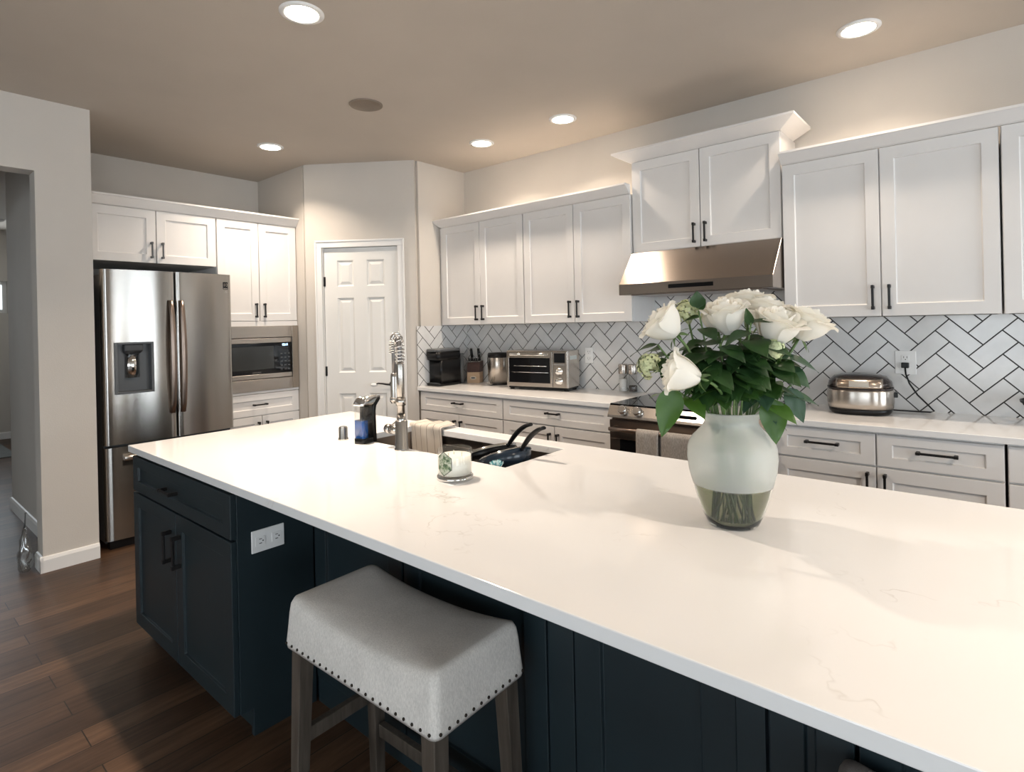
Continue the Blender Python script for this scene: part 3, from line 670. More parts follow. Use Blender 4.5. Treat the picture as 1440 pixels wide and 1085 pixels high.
# recessed lamps
m_lampe = emit('warm_lamp_disc', (1, .88, .72, 1), 22)
LG = 'recessed ceiling lights'
def lamp(label, x, y, p=1.):
    t = thing('recessed_light', label, 'ceiling light', (x, y, CEIL), 0, LG)
    b = MB(); b.lathe([(.098, -.0005), (.098, -.004), (.080, -.009), (.074, -.008), (.074, -.0005)], 40, cap0=False, cap1=False); b.build('trim_ring', m_white, t)
    b = MB(); b.lathe([(.0001, -.006), (.0735, -.006), (.0735, -.001), (.0001, -.001)], 36, cap0=False, cap1=False); b.build('lens', m_lampe, t)
    area('bulb', (0, 0, -.016), (0, 0, 0), .09, .09, LAMP_W*p, WARM, t, 'DISK', 122)
lamp('round recessed ceiling light at top, nearest one above the island faucet', -2.377, 1.365, 1.9)
lamp('round recessed ceiling light in front of the cabinet at the right', -.50, 3.297, .38)
lamp('round recessed ceiling light in front of the microwave cabinet', -4.323, 2.19, .8)
lamp('round recessed ceiling light nearest the pantry door corner', -3.078, 3.289, .55)
lamp('round recessed ceiling light between pantry corner light and the hood crown', -2.301, 3.298, .42)
lamp('round recessed ceiling light beyond the right edge over the counter', 1.30, 3.297, .45)
lamp('round recessed ceiling light beyond the right edge over the island end', 1.30, 1.365, 2.3)
b = MB(); b.lathe([(.105, -.0005), (.105, -.006), (.097, -.009), (.094, -.006), (.0001, -.006)], 40, cap0=False, cap1=False)
tag(b.build('ceiling_speaker', mat('tan_speaker_grille', (.25, .205, .165, 1), .8, bump=.5, bscale=900), loc=(-3.072, 2.2, CEIL)), 'round flat tan ceiling speaker grille in mid ceiling', 'speaker')
# ---------------------------------------------------------------- sink and what is around it
t = thing('sink', 'stainless undermount sink set into the white island countertop', 'sink', (-1.875, 1.76, .64))
x0, x1, y0, y1, zt = -.492, .492, -.194, .195, ZS-.0006-.64
b = MB(); q = .012
b.box(x0-q, x1+q, y0-q, y1+q, 0, .012)
for r in ((x0-q, x0, y0-q, y1+q), (x1, x1+q, y0-q, y1+q), (x0, x1, y0-q, y0), (x0, x1, y1, y1+q)): b.box(*r, .012, zt)
b.box(x0, x1, y1-.012, y1, zt-.045, zt-.04); b.box(x0, x1, y0, y0+.012, zt-.045, zt-.04)
b.build('basin', m_sink, t, bevel=.003)
b = MB(); b.lathe([(.0001, .013), (.03, .013), (.042, .0165), (.046, .0125)], 24, (.1, .03, 0), cap0=False, cap1=False); b.build('drain', m_chrome, t)

t = thing('faucet', 'tall brushed nickel spring-neck pull-down faucet standing at the island sink', 'faucet', (-1.953, 1.543, ZC))
b = MB(); b.lathe([(.031, 0), (.031, .004), (.0275, .007), (.0265, .122), (.022, .126), (.017, .127)], 32); b.build('base', m_nickel, t)
b = MB(); b.lathe([(.017, .124), (.017, .150), (.0185, .152), (.0185, .126)], 28, cap0=False, cap1=False); b.lathe([(.0165, .12), (.0165, .365), (.014, .372), (.010, .374)], 28); b.build('column', m_nickel, t)
hx, hy = -.100, .045
b = MB(); b.lathe([(.0215, .190), (.0215, .222)], 28); b.tube([(0, 0, .206), (hx*.8, hy*.8, .203)], .007, 10); b.lathe([(.021, .192), (.021, .212)], 24, (hx, hy, 0)); b.build('holder_arm', m_nickel, t)
path = []
for i in range(241):
    s = i/240
    if s < .3: p = V(0, 0, .372+.065*s/.3)
    elif s < .8: a = PI*(s-.3)/.5; p = V(hx*(.5-.5*math.cos(a)), hy*(.5-.5*math.cos(a)), .437+.045*math.sin(a)-.0*s)
    else: p = V(hx, hy, .437-.03*(s-.8)/.2)
    path.append(p)
coil = []; turns = 15
for i, p in enumerate(path):
    d = (path[min(i+1, 240)]-path[max(i-1, 0)]).normalized(); u = V(hy, -hx, 0).normalized(); w_ = d.cross(u); a = 2*PI*turns*i/240
    coil.append(p+(u*math.cos(a)+w_*math.sin(a))*.0185)
b = MB(); b.tube(coil, .0032, 7); b.build('spring', m_chrome, t)
b = MB(); b.tube(path[::8]+[V(hx, hy, .30)], .0095, 10); b.build('hose', mat('grey_hose', (.20, .19, .185, 1), .35, metal=.6), t)
b = MB(); b.lathe([(.0001, .185), (.0165, .186), (.0175, .20), (.0165, .30), (.015, .318), (.010, .322)], 24, (hx, hy, 0)); b.build('spray_head', m_nickel, t)
b = MB(); b.cyl((-.020, 0, .080), (-.066, 0, .080), .0195, n=24); b.cyl((-.069, 0, .080), (-.098, 0, .080), .0205, n=24); b.tube([(-.075, .01, .098), (-.05, .03, .122), (-.038, .04, .135)], .0028, 8); b.build('lever', m_nickel, t)

t = thing('soap_dispenser', 'automatic soap dispenser with blue liquid and chrome top by the faucet', 'soap dispenser', (-2.213, 1.533, ZC), .25)
def rr(hx, hy, r, z, n=5, cx=0, cy=0):
    o = []
    for sx, sy, a0 in ((1, 1, 0), (-1, 1, PI/2), (-1, -1, PI), (1, -1, 1.5*PI)):
        for k in range(n+1): a = a0+PI/2*k/n; o.append((cx+sx*(hx-r)+r*math.cos(a), cy+sy*(hy-r)+r*math.sin(a), z))
    return o
b = MB(); b.rings([rr(.031, .038, .016, z) for z in (0, .022)]); b.build('base', m_blackp, t)
b = MB(); b.rings([rr(.030, .037, .016, .0225), rr(.030, .037, .016, .172), rr(.0285, .0355, .015, .172), rr(.0285, .0355, .015, .024), ], cap0=True, cap1=True); b.build('tank', m_clear, t)
b = MB(); b.rings([rr(.028, .0185, .010, z, cy=-.016) for z in (.0245, .105)]); lq = b.build('liquid_soap', mat('blue_soap', (.008, .07, .28, 1), .08, var=.05), t)
b = MB(); b.rings([rr(.0275, .0165, .008, .0245, cy=.0185), rr(.0275, .0165, .008, .165, cy=.0185)]); b.rings([rr(.0315, .012, .008, 0, cy=.045), rr(.0315, .011, .008, .14, cy=.042), rr(.0315, .014, .008, .165, cy=.045), rr(.028, .022, .008, .19, cy=.068), rr(.022, .018, .008, .205, cy=.082)]); b.build('pump_body', m_blackp, t)
b = MB(); b.rings([rr(.032, .040, .016, .172), rr(.032, .046, .016, .182, cy=.006), rr(.026, .052, .014, .205, cy=.026), rr(.020, .044, .012, .212, cy=.036)]); b.build('top', m_chrome, t)
t = thing('air_switch', 'small chrome cylinder button on the countertop beside the soap dispenser', 'air switch', (-2.352, 1.515, ZC))
b = MB(); b.lathe([(.0245, 0), (.0245, .006), (.0205, .012), (.0205, .058), (.0195, .060)], 28); b.build('collar', m_nickel, t)
b = MB(); b.lathe([(.016, .059), (.016, .063), (.014, .064)], 24); b.build('button', m_chrome, t)

# candle
t = thing('candle', 'three-wick white candle in a clear glass jar with green label', 'candle', (-1.435, 1.362, ZC))
b = MB(); b.lathe([(.0585, .0122), (.0595, .016), (.0595, .103), (.0582, .1045), (.0565, .103), (.0565, .0185), (.0001, .0185)], 44, cap0=True, cap1=False); b.build('jar', m_clear, t)
m_wax = mat('cream_wax', (.95, .93, .84, 1), .45, var=.02, Subsurface_Weight=.0)
b = MB(); b.lathe([(.0001, .019), (.0558, .019), (.0558, .082), (.052, .079), (.0001, .076)], 40, cap0=False, cap1=False); b.build('wax', m_wax, t)
for k in range(3):
    a = 2*PI*k/3+.4; b = MB(); b.tube([(.026*math.cos(a), .026*math.sin(a), .074), (.026*math.cos(a), .026*math.sin(a), .087), (.028*math.cos(a), .026*math.sin(a), .092)], .0017, 6); b.build('wick', mat('pale_wick', (.75, .72, .62, 1), .9) if k == 0 else bpy.data.materials['pale_wick'], t)
b = MB(); b.lathe([(.0625, 0), (.0625, .013), (.0610, .0135), (.0610, .0118), (.0001, .0118)], 44, cap0=True, cap1=False); b.build('base_lid', m_chrome, t)
# hexagonal label wrapped on the jar, facing the left of the camera
m_lab = NT('candle_label_print'); tc = m_lab.n('ShaderNodeTexCoord'); 
nz = m_lab.noise(m_lab.coord((1, 1, 1)), 75, 4, .6)
m_lab.l(m_lab.ramp(nz, [(.44, (.50, .52, .42, 1)), (.54, (.15, .22, .11, 1)), (.64, (.04, .08, .04, 1))]), m_lab.p.inputs['Base Color'])
ca = math.atan2(-1.362, 1.435)-.68
def wrap(u, z, r): a = ca+u/.0600; return (r*math.cos(a), r*math.sin(a), z)
def hexa(name, s, r, m, par):
    pts = [(-.026*s, .018), (0, .036), (.026*s, .018), (.026*s, -.018), (0, -.036), (-.026*s, -.018)]
    b = MB()
    def f(u, v):
        x = (u*2-1)*.030*s; h = .020+(.042-.020)*(1-abs(u*2-1)); return wrap(x, .062+(v*2-1)*h*s, r)
    b.grid(f, 16, 6); return b.build(name, m, par)
lb = hexa('label', 1.0, .0600, mat('label_dark_border', (.10, .11, .09, 1), .5), t); hexa('label_print', .93, .0603, m_lab.m, lb)

# towel over the back strip of the countertop
def towel():
    yb, yf, zt = 2.035, 1.9395, ZC+.005; lf = .16
    def f(u, v):
        x = -2.375+.245*u; fold = .006*math.sin(u*9+.5)+.002*math.sin(u*19+1)
        s = v*(yb-yf+.02+lf); top = yb-yf
        if s < top: y = yb-s; z = zt+.006+abs(fold)*1.3+.010*math.exp(-((u-.75)/.2)**2)*(1-s/top*.6)
        else:
            a = min(1, (s-top)/.02); y = yf-.008*math.sin(a*PI/2)+fold*min(1, (s-top)/.06)*.9-.002; z = zt+.006-.01*(1-math.cos(a*PI/2))-max(0, s-top-.02)+abs(fold)*(1-a)
            y = min(y, yf-.001); x += .022*(u*0+1)*min(1, (s-top)/lf)*.6
        return (x, y, z)
    b = MB(); b.grid(f, 40, 40, uv=True); return tag(b.build('dish_towel', m_stripe, solid=.004), 'beige striped dish towel hanging over the far edge of the sink', 'towel')
towel()

# pans, bowl, brush and cups in the sink
def pan(name, label, c, n, hd, r, h, m_out, hl, m_in=None, hup=.06, rim=m_chrome, rt=.003):
    Mx = frame(c, n, hd); t = thing(name, label, 'pan', c); Mx.translation = (0, 0, 0)
    b = MB(); b.lathe([(.0001, -h), (r*.78, -h), (r*.92, -h*.6), (r, 0), (r*.975, 0), (r*.90, -h*.58), (r*.76, -h*.92), (.0001, -h*.92)], 40, cap0=False, cap1=False, M=Mx); b.build('pan_body', m_out, t)
    b = MB(); b.lathe([(r*1.014, -rt), (r*1.014, .0015), (r*.97, .0015), (r*.97, -rt), (r*1.014, -rt)], 40, cap0=False, cap1=False, M=Mx); b.build('rim', rim, t)
    b = MB(); k = 9
    pts = [V(r*.96+hl*i/k, 0, -.010+hup*math.sin(PI*.62*i/k)) for i in range(k+1)]
    rs = []
    for i, p in enumerate(pts):
        w_ = .010+.005*math.sin(PI*i/k); th = .007+.002*math.sin(PI*i/k); rs.append([tuple(Mx @ (p+V(0, w_*math.cos(q*PI/5), th*math.sin(q*PI/5)))) for q in range(10)])
    b.rings(rs); b.build('handle', m_blackp, t); return t
m_pan = mat('navy_pan_enamel', (.012, .022, .036, 1), .22)
pan('frying_pan', 'dark blue pan leaning in the sink with long black handle sticking up', (-1.535, 1.735, .910), (-.42, .14, .90), (.80, -.08, .50), .112, .062, m_pan, .155, hup=.04)
pan('saucepan', 'black steel-rimmed pan lying in the sink behind the blue pan', (-1.66, 1.775, .902), (-.40, .14, .90), (.88, .0, .36), .122, .048, m_blackp, .15, hup=.045, rt=.009)
t = thing('scrub_brush', 'teal and white bristled scrub brush at the near corner of the sink', 'brush', (-1.462, 1.606, .880))
b = MB(); rb = random.Random(3)
for i in range(240):
    a, e = rb.random()*2*PI, rb.random()**.5; d = V(math.cos(a)*e, math.sin(a)*e*.8, 1.1).normalized(); b.cyl(d*.008, d*(.036+.012*rb.random()), .0011, .0006, n=4, mi=0 if rb.random() < .55 else 1)
b.build('bristles', [mat('teal_bristle', (.03, .30, .36, 1), .5), mat('white_bristle', (.75, .85, .86, 1), .5)], t)
b = MB(); b.lathe([(.0001, -.03), (.022, -.03), (.026, -.012), (.022, .008), (.0001, .012)], 24, cap0=False, cap1=False); b.tube([(0, 0, -.02), (-.03, .03, -.09), (-.05, .06, -.17)], .008, 10); b.build('brush_head', m_blackp, t)
for i, (x, y, lab) in enumerate(((-1.435, 1.845, 'glass cup standing in the far corner of the sink'), (-1.43, 1.755, 'glass cup in the sink in front of the far corner cup'))):
    t = thing('drinking_glass', 'clear '+lab, 'glass', (x, y, .6525), 0, 'glasses in the sink')
    b = MB(); b.lathe([(.0001, .0), (.026, .0), (.034, .20), (.032, .20), (.024, .006), (.0001, .006)], 28, cap0=False, cap1=False); b.build('tumbler', m_clear, t)

# ---------------------------------------------------------------- things on the range-wall counters
t = thing('coffee_maker', 'black pod coffee maker in the corner of the counter', 'coffee maker', (-3.722, 3.425, ZC), .0)
b = MB(); b.rings([rr(.085, .14, .03, z, cy=0) for z in (0, .022)]); b.rings([rr(.080, .122, .02, z, cy=.014) for z in (.022, .25)]); b.build('body', m_blackp, t)
b = MB(); b.rings([rr(.08, .135, .03, .225), rr(.082, .14, .03, .25), rr(.082, .14, .03, .296)]); b.build('brew_head', m_blackp, t)
b = MB(); b.rings([rr(.083, .141, .03, .297), rr(.083, .141, .03, .315), rr(.078, .135, .03, .321)]); b.box(-.05, .05, -.150, -.138, .299, .312); b.build('lid', m_dgrey, t)
b = MB(); b.rings([rr(.070, .022, .012, z, cy=.165) for z in (.004, .27)]); b.build('water_tank', mat('smoky_tank_plastic', (.12, .125, .13, 1), .15), t)
B(-.055, .055, -.13, -.085, .0225, .028).build('drip_tray', m_dgrey, t, bevel=.002)

t = thing('knife_block', 'two-tone wooden knife block with black handles beside the coffee maker', 'knife block', (-3.622, 3.712, ZC), .45)
b = MB(); b.prism([(-.05, 0), (.07, 0), (.085, .165), (-.05, .083)], 'x', -.056, .056);
b = MB(); b.box(-.060, .060, -.05, .055, 0, .096); b.build('lower_block', m_block, t, bevel=.003)
b = MB(); b.prism([(-.05, .0965), (.055, .0965), (.068, .195), (-.03, .18)], 'x', -.060, .060); b.build('upper_block', m_walnut, t, bevel=.003)
b = MB(); b.rings([[(.030*math.cos(a), y, .045+.015*math.sin(a)) for a in [2*PI*i/28 for i in range(28)]] for y in (-.0498, -.053)]); pl = b.build('badge', mat('pale_badge', (.55, .48, .38, 1), .4), t)
b = MB(); b.rings([[(.021*math.cos(a), y, .045+.0075*math.sin(a)) for a in [2*PI*i/28 for i in range(28)]] for y in (-.0532, -.0538)]); b.build('badge_center', m_dgrey, pl)
kn = 0
def knife(label, x, y, L, r, z0):
    k = thing('knife', label, 'knife', (-3.622, 3.712, ZC), .45, 'knives in the block')
    d = V(0, -.28, .96); p = V(x, y, z0); s = MB(); s.cyl(p-d*.05, p+d*.006, .0025, n=6); s.build('blade', m_chrome, k)
    s = MB(); s.cyl(p+d*.004, p+d*.012, r*1.15, n=10); s.build('bolster', m_chrome, k)
    s = MB(); s.tube([p+d*.012, p+d*(.012+L*.5)+V(0, -.003, 0), p+d*(.012+L)], [r, r*1.1, r*.95], 10); s.cyl(p+d*(.012+L), p+d*(.012+L+.006), r*.8, n=10, mi=1); s.build('handle', [m_blackp, m_chrome], k)
for x, lab in ((-.035, 'large black-handled knife at the left of the knife block'), (.033, 'large black-handled knife at the right of the knife block')): knife(lab, x, .045, .11, .012, .190)
for i in range(6): knife(('black-handled steak knife in the front row of the knife block, '+('left end', 'second from left', 'third from left', 'third from right', 'second from right', 'right end')[i]), -.045+.018*i, -.012, .028, .0065, .182)
knife('black-handled knife rising highest on the right side of the block', .045, .02, .06, .009, .186)

t = thing('step_canister', 'brushed steel canister with black lid and foot pedal beside toaster oven', 'canister', (-3.318, 3.70, ZC), -.1)
b = MB(); b.lathe([(.094, .014), (.094, .235), (.092, .238)], 40); b.build('body', m_steelh, t)
b = MB(); b.lathe([(.096, 0), (.096, .014), (.093, .016)], 40); b.build('base_ring', m_blackp, t)
b = MB(); b.lathe([(.0965, .236), (.0965, .262), (.091, .276), (.0001, .279)], 40, cap0=True, cap1=False); b.build('lid', m_blackp, t)
b = MB(); b.box(-.028, .028, -.128, -.09, .008, .016); b.box(-.008, .008, -.115, -.088, .014, .03); b.build('pedal', m_chrome, t, bevel=.002)
b = MB(); b.tube([(-.085, -.03, .235), (-.118, -.02, .23), (-.125, -.015, .18), (-.112, -.015, .06), (-.092, -.02, .03)], .006, 8); b.build('carry_handle', m_blackp, t)

t = thing('toaster_oven', 'stainless countertop toaster oven with glass door and two dials', 'toaster oven', (-3.018, 3.462, ZC), .16)
W, H, D = .543, .285, .215
z0 = .025
b = MB(); b.box(0, W, .012, D, z0, z0+H); b.build('body', m_steelh, t, bevel=.004)
for x in (.03, W-.03):
    for y in (.035, D-.04): b = MB(); b.lathe([(.019, 0), (.02, z0)], 16, (x, y, 0)); b.build('foot', m_blackp, t)
B(.01, W-.01, .015, D-.005, z0-.012, z0).build('base_pan', m_blackp, t)
dr = MB(); dx = .415
for r in ((.004, dx, z0+.004, z0+.034), (.004, dx, z0+H-.055, z0+H-.004), (.004, .024, z0+.034, z0+H-.055), (dx-.02, dx, z0+.034, z0+H-.055)): dr.box(r[0], r[1], -.006, .012, r[2], r[3])
dr = dr.build('door', m_steelh, t, bevel=.002)
B(.024, dx-.02, -.003, .011, z0+.034, z0+H-.055).build('window', m_bglass, dr)
b = MB(); b.tube([(.05, -.03, z0+H-.028), (dx-.05, -.03, z0+H-.028)], .010, 12)
for x in (.065, dx-.065): b.box(x-.012, x+.012, -.03, -.004, z0+H-.038, z0+H-.018)
b.build('handle', m_chrome, dr, bevel=.001)
b = MB()
for z, xa, xb in ((z0+.115, .05, dx-.035), (z0+.165, .07, dx-.05)): b.tube([(xa, -.0035, z), (xb, -.0035, z)], .0028, 6)
b.build('rack', m_chrome, dr)
p = B(dx+.004, W-.004, -.006, .012, z0+.004, z0+H-.004).build('control_panel', m_steelh, t, bevel=.002)
B(dx+.018, W-.018, -.0075, -.006, z0+H-.09, z0+H-.018).build('display', m_bglass, p)
B(dx+.016, W-.018, -.0085, -.006, z0+H-.108, z0+H-.100).build('display_bar', m_chrome, p)
for z in (z0+.13, z0+.055): k = MB(); Mx = frame((dx+.06, -.006, z), (0, -1, 0)); k.lathe([(.030, 0), (.030, .004), (.024, .006), (.022, .026), (.0001, .027)], 28, M=Mx, cap1=False); k.build('dial', m_chrome, p)
sv = MB(); sv.box(W, W+.0008, .045, .165, z0+.215, z0+.245); sv.build('rating_label', mat('pale_sticker', (.55, .60, .58, 1), .4), t)

def grinder(label, x, y, fill, fh):
    t = thing('spice_grinder', label, 'spice grinder', (x, y, ZC), 0, 'glass grinders by the range'); t.scale = (1.15, 1.15, 1.15)
    b = MB(); b.lathe([(.029, 0), (.030, .006), (.027, .12), (.0255, .12), (.027, .008), (.0001, .008)], 28, cap0=True, cap1=False); b.build('jar', m_clear, t)
    b = MB(); b.lathe([(.0001, .0085), (.0262, .0085), (.0255, fh), (.0001, fh)], 24, cap0=False, cap1=False); b.build('contents', fill, t)
    b = MB(); b.lathe([(.0285, .119), (.0295, .122), (.0295, .176), (.027, .181), (.0001, .182)], 28, cap0=True, cap1=False); b.build('cap', m_steelh, t)
grinder('steel-capped glass grinder of white salt left of the range', -2.125, 3.755, mat('white_salt', (.75, .75, .74, 1), .9), .085)
grinder('steel-capped glass grinder of dark pepper nearest the range', -2.045, 3.755, mat('dark_peppercorns', (.03, .022, .018, 1), .8), .045)

t = thing('rice_cooker', 'oval stainless rice cooker with dark lid on the right counter', 'rice cooker', (-.578, 3.615, ZC), .12)
def oval(a, c, z, n=44, e=2.6):
    return [(a*math.copysign(abs(math.cos(q))**(2/e), math.cos(q)), c*math.copysign(abs(math.sin(q))**(2/e), math.sin(q)), z) for q in [2*PI*i/n for i in range(n)]]
b = MB(); b.rings([oval(.135, .125, .0), oval(.148, .138, .012), oval(.153, .143, .034)]); b.build('base', m_blackp, t)
b = MB(); b.rings([oval(.154, .144, .034), oval(.158, .148, .06), oval(.158, .148, .125), oval(.155, .145, .135)]); b.build('body', m_steelh, t)
b = MB(); b.rings([oval(.157, .147, .135), oval(.157, .147, .143)]); b.rings([oval(.155, .145, .143), oval(.148, .138, .175), oval(.125, .115, .20), oval(.08, .075, .212), oval(.01, .01, .215)]); b.build('lid', mat('smoky_brown_lid', (.055, .045, .042, 1), .15, metal=.5), t)
b = MB(); 
def lidy(x, z, e=.003):
    q = max(0, (z-.143)/.057); a, c = .155-.007*min(1, q*1.8)-.023*max(0, (q-.56)/.44), .145-.007*min(1, q*1.8)-.023*max(0, (q-.56)/.44)
    return -(c+e)*max(0, 1-(abs(x)/(a+e))**2.6)**(1/2.6)
b.grid(lambda u, v: (-.108+.216*u, lidy(-.108+.216*u, .147+.046*v), .147+.046*v), 16, 6); pn = b.build('control_panel', mat('warm_steel_panel', (.55, .46, .38, 1), .22, metal=1), t, solid=.003)
b = MB(); b.grid(lambda u, v: (-.045+.09*u, lidy(-.045+.09*u, .153+.030*v, .0056), .153+.030*v), 8, 4); b.build('display', mat('lcd_grey', (.42, .40, .36, 1), .2), pn)
b = MB(); b.box(.155, .172, -.02, .03, .09, .118); b.build('side_latch', m_blackp, t, bevel=.003)
cd = thing('power_cord', 'black power cord from the wall outlet down to the rice cooker', 'cord', (-.388, YB-.02, ZC+.004))
b = MB(); b.box(-.018, .018, -.022, .003, .232, .262); b.build('plug', m_blackp, cd, bevel=.004)
b = MB(); b.tube([(0, -.018, .235), (.004, -.03, .20), (.02, -.035, .15), (.055, -.035, .09), (.10, -.04, .04), (.128, -.045, .008), (.11, -.05, .003), (.03, -.06, .003), (-.05, -.07, .004), (-.085, -.09, .02)], .0042, 8); b.build('wire', m_blackp, cd)
t = thing('wire_basket', 'black wire mesh basket cut off by the right edge of the counter', 'basket', (.245, 3.63, ZC))
b = MB(); 
for r, z in ((.105, .004), (.135, .05), (.165, .105), (.166, .112)): b.tube([(r*math.cos(2*PI*i/40), r*math.sin(2*PI*i/40), z) for i in range(41)], .0035 if z > .1 else .002, 6)
for i in range(36):
    a = 2*PI*i/36; b.tube([(.105*math.cos(a), .105*math.sin(a), .004), (.165*math.cos(a), .165*math.sin(a), .11)], .0016, 5)
    b.tube([(.105*math.cos(a), .105*math.sin(a), .004), (.165*math.cos(a+.35), .165*math.sin(a+.35), .11)], .0014, 5)
b.lathe([(.0001, .001), (.105, .001), (.105, .006), (.0001, .006)], 36, cap0=False, cap1=False); b.build('wire_frame', m_black, t)

# ---------------------------------------------------------------- stools
def stool(label, cx, cy, rz, mcush):
    t = thing('bar_stool', label, 'stool', (cx, cy, 0), rz, 'saddle stools at the island')
    hx, hy, zb, zt = .305, .152, .552, .672
    sad = lambda x: .030*(abs(x)/hx)**2.2-.010
    rs = []
    for k, (e, z, w) in enumerate(((-.012, .012, 0), (.004, 0, 0), (.006, .012, 0), (.002, .055, .1), (-.001, .085, .6), (-.004, .104, .9), (-.010, .117, 1), (-.022, .123, 1))):
        ring = rr(hx+e, hy+e, .022, 0, 6)
        den = []
        for i in range(len(ring)):
            a, c = Vector(ring[i]), Vector(ring[(i+1) % len(ring)]); m = max(1, round((Vector(rr(hx, hy, .022, 0, 6)[(i+1) % len(ring)])-Vector(rr(hx, hy, .022, 0, 6)[i])).length/.03))
            den += [a.lerp(c, q/m) for q in range(m)]
        rs.append([(p.x, p.y, zb+z+w*sad(p.x)) for p in den])
    last = rs[-1]
    for q in (.9, .8, .68, .55, .42, .29, .16, .05): rs.append([(x*q, y*q, zb+.123+sad(x*q)+.012*(1-q**4)*(1-.6*(x*q/hx)**2)) for x, y, z in last])
    b = MB(); b.rings(rs); cu = b.build('seat_cushion', mcush, t)
    n = MB()
    pts = []
    for i in range(22): x = -hx+.012+(2*hx-.024)*i/21; pts += [(x, -hy-.0065, 0), (x, hy+.0065, 0)]
    for i in range(12): y = -hy+.010+(2*hy-.02)*i/11; pts += [(-hx-.0065, y, 0), (hx+.0065, y, 0)]
    for x, y, _ in pts: n.ball((x, y, zb+.014), .0040, 8, 4, sc=(1, 1, 1))
    n.build('nailhead_trim', mat('dark_nailhead', (.035, .028, .022, 1), .35, metal=.9) if 'dark_nailhead' not in bpy.data.materials else bpy.data.materials['dark_nailhead'], cu)
    s = MB()
    s.box(-hx+.02, hx-.02, -hy+.02, hy-.02, zb-.004, zb+.01); s.build('seat_board', m_leg, t)
    for sx in (-1, 1):
        for sy in (-1, 1):
            l = MB(); x, y = sx*(hx-.035), sy*(hy-.03); dx, dy = sx*.02, sy*.015
            l.rings([[(x+dx*q+a*w, y+dy*q+c*w, z) for a, c in ((-1, -1), (1, -1), (1, 1), (-1, 1))] for z, w, q in ((0, .017, 1), (zb-.004, .022, 0))], 0, False); l.build('leg', m_leg, t, bevel=.002)
    for sy in (-1, 1): B(-hx+.05, hx-.05, sy*(hy-.022)-.011, sy*(hy-.022)+.011, .16, .20).build('stretcher', m_leg, t, bevel=.002)
    for sx in (-1, 1): B(sx*(hx-.024)-.011, sx*(hx-.024)+.011, -hy+.045, hy-.045, .27, .31).build('stretcher', m_leg, t, bevel=.002)
    return t
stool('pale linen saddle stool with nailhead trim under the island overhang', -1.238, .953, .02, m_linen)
stool('shade-darkened linen saddle stool mostly hidden under the countertop at lower right', .085, .978, .02, m_dlinen)

# rug in the far room, bag by the left wall
tag(B(-10.2, -8.85, -.6, 1.30, .0005, .012).build('area_rug', fabric('grey_rug_pile', (.16, .165, .16, 1), 120)), 'grey rug on the floor of the far room', 'rug')
t = thing('plastic_bag', 'crumpled clear plastic bag leaning beside the left wall corner', 'bag', (-4.53, .69, 0))
b = MB()
def bag(u, v):
    a = u*2*PI; r = .055*math.sin(PI*min(1, .08+.92*v)**.8)**.7*(1-.55*v); nz_ = noise.noise(V(math.cos(a)*2, math.sin(a)*2, v*5))*.018
    return (r*math.cos(a)*1.1+nz_, r*math.sin(a)*.8+nz_*.5, .002+.27*v)
b.grid(bag, 28, 22); b.build('bag_body', thin_glass('crumpled_film', (.86, .87, .86, 1), .22), t)
b = MB(); b.tube([(0, .0, .265), (.004, .003, .30), (.0, .006, .345), (.006, .006, .355)], [.006, .004, .003, .006], 8); b.build('twisted_neck', m_dgrey, t)
# ---------------------------------------------------------------- vase and flowers
VX, VY = -.530, 1.490
t = thing('flower_vase', 'frosted glass urn vase half full of water on the island countertop', 'vase', (VX, VY, ZC))
outer = [(.0001, 0), (.058, 0), (.063, .004), (.068, .015), (.075, .03), (.089, .07), (.099, .108), (.107, .138), (.111, .172), (.1095, .198), (.105, .212), (.096, .226), (.083, .240), (.072, .252), (.0665, .262), (.067, .271), (.073, .282), (.083, .290)]
th = .0032; inner = [(max(.0001, r-th), z+(.008 if z < .01 else 0)) for r, z in outer[1:]]
inner = [(.0001, .008)]+[p for p in inner if p[1] >= .008]; inner[-1] = (.083-th, .2905)
m_frost = NT('frosted_vase_glass'); p = m_frost.p
p.inputs['Base Color'].default_value = (.93, .95, .92, 1); p.inputs['IOR'].default_value = 1.25; p.inputs['Transmission Weight'].default_value = 1
tc = m_frost.n('ShaderNodeTexCoord'); sx = m_frost.n('ShaderNodeSeparateXYZ'); m_frost.l(tc.outputs['Object'], sx.inputs[0])
zr = m_frost.n('ShaderNodeMapRange'); m_frost.l(sx.outputs[2], zr.inputs[0])     # frosted band above the water, clear glass below
for k, v in (('From Min', .102), ('From Max', .108), ('To Min', .06), ('To Max', .42)): zr.inputs[k].default_value = v
m_frost.l(zr.outputs[0], p.inputs['Roughness'])
zt = m_frost.n('ShaderNodeMapRange'); m_frost.l(sx.outputs[2], zt.inputs[0])
for k, v in (('From Min', .102), ('From Max', .108), ('To Min', .97), ('To Max', .78)): zt.inputs[k].default_value = v
m_frost.l(zt.outputs[0], p.inputs['Transmission Weight'])
b = MB(); b.lathe(outer+[(.0815, .2935)]+inner[::-1], 56, cap0=False, cap1=False); b.build('glass_body', m_frost.m, t)
wl = .104; wp = [(.0001, .0085), (.056, .0085)]+[(r-.0005, z) for r, z in inner if .012 < z < wl]+[(.0945, wl), (.0001, wl)]
b = MB(); b.lathe(wp, 48, cap0=False, cap1=False); b.build('water', glass('greenish_water', (.22, .23, .13, 1), .05, 1.1), t)

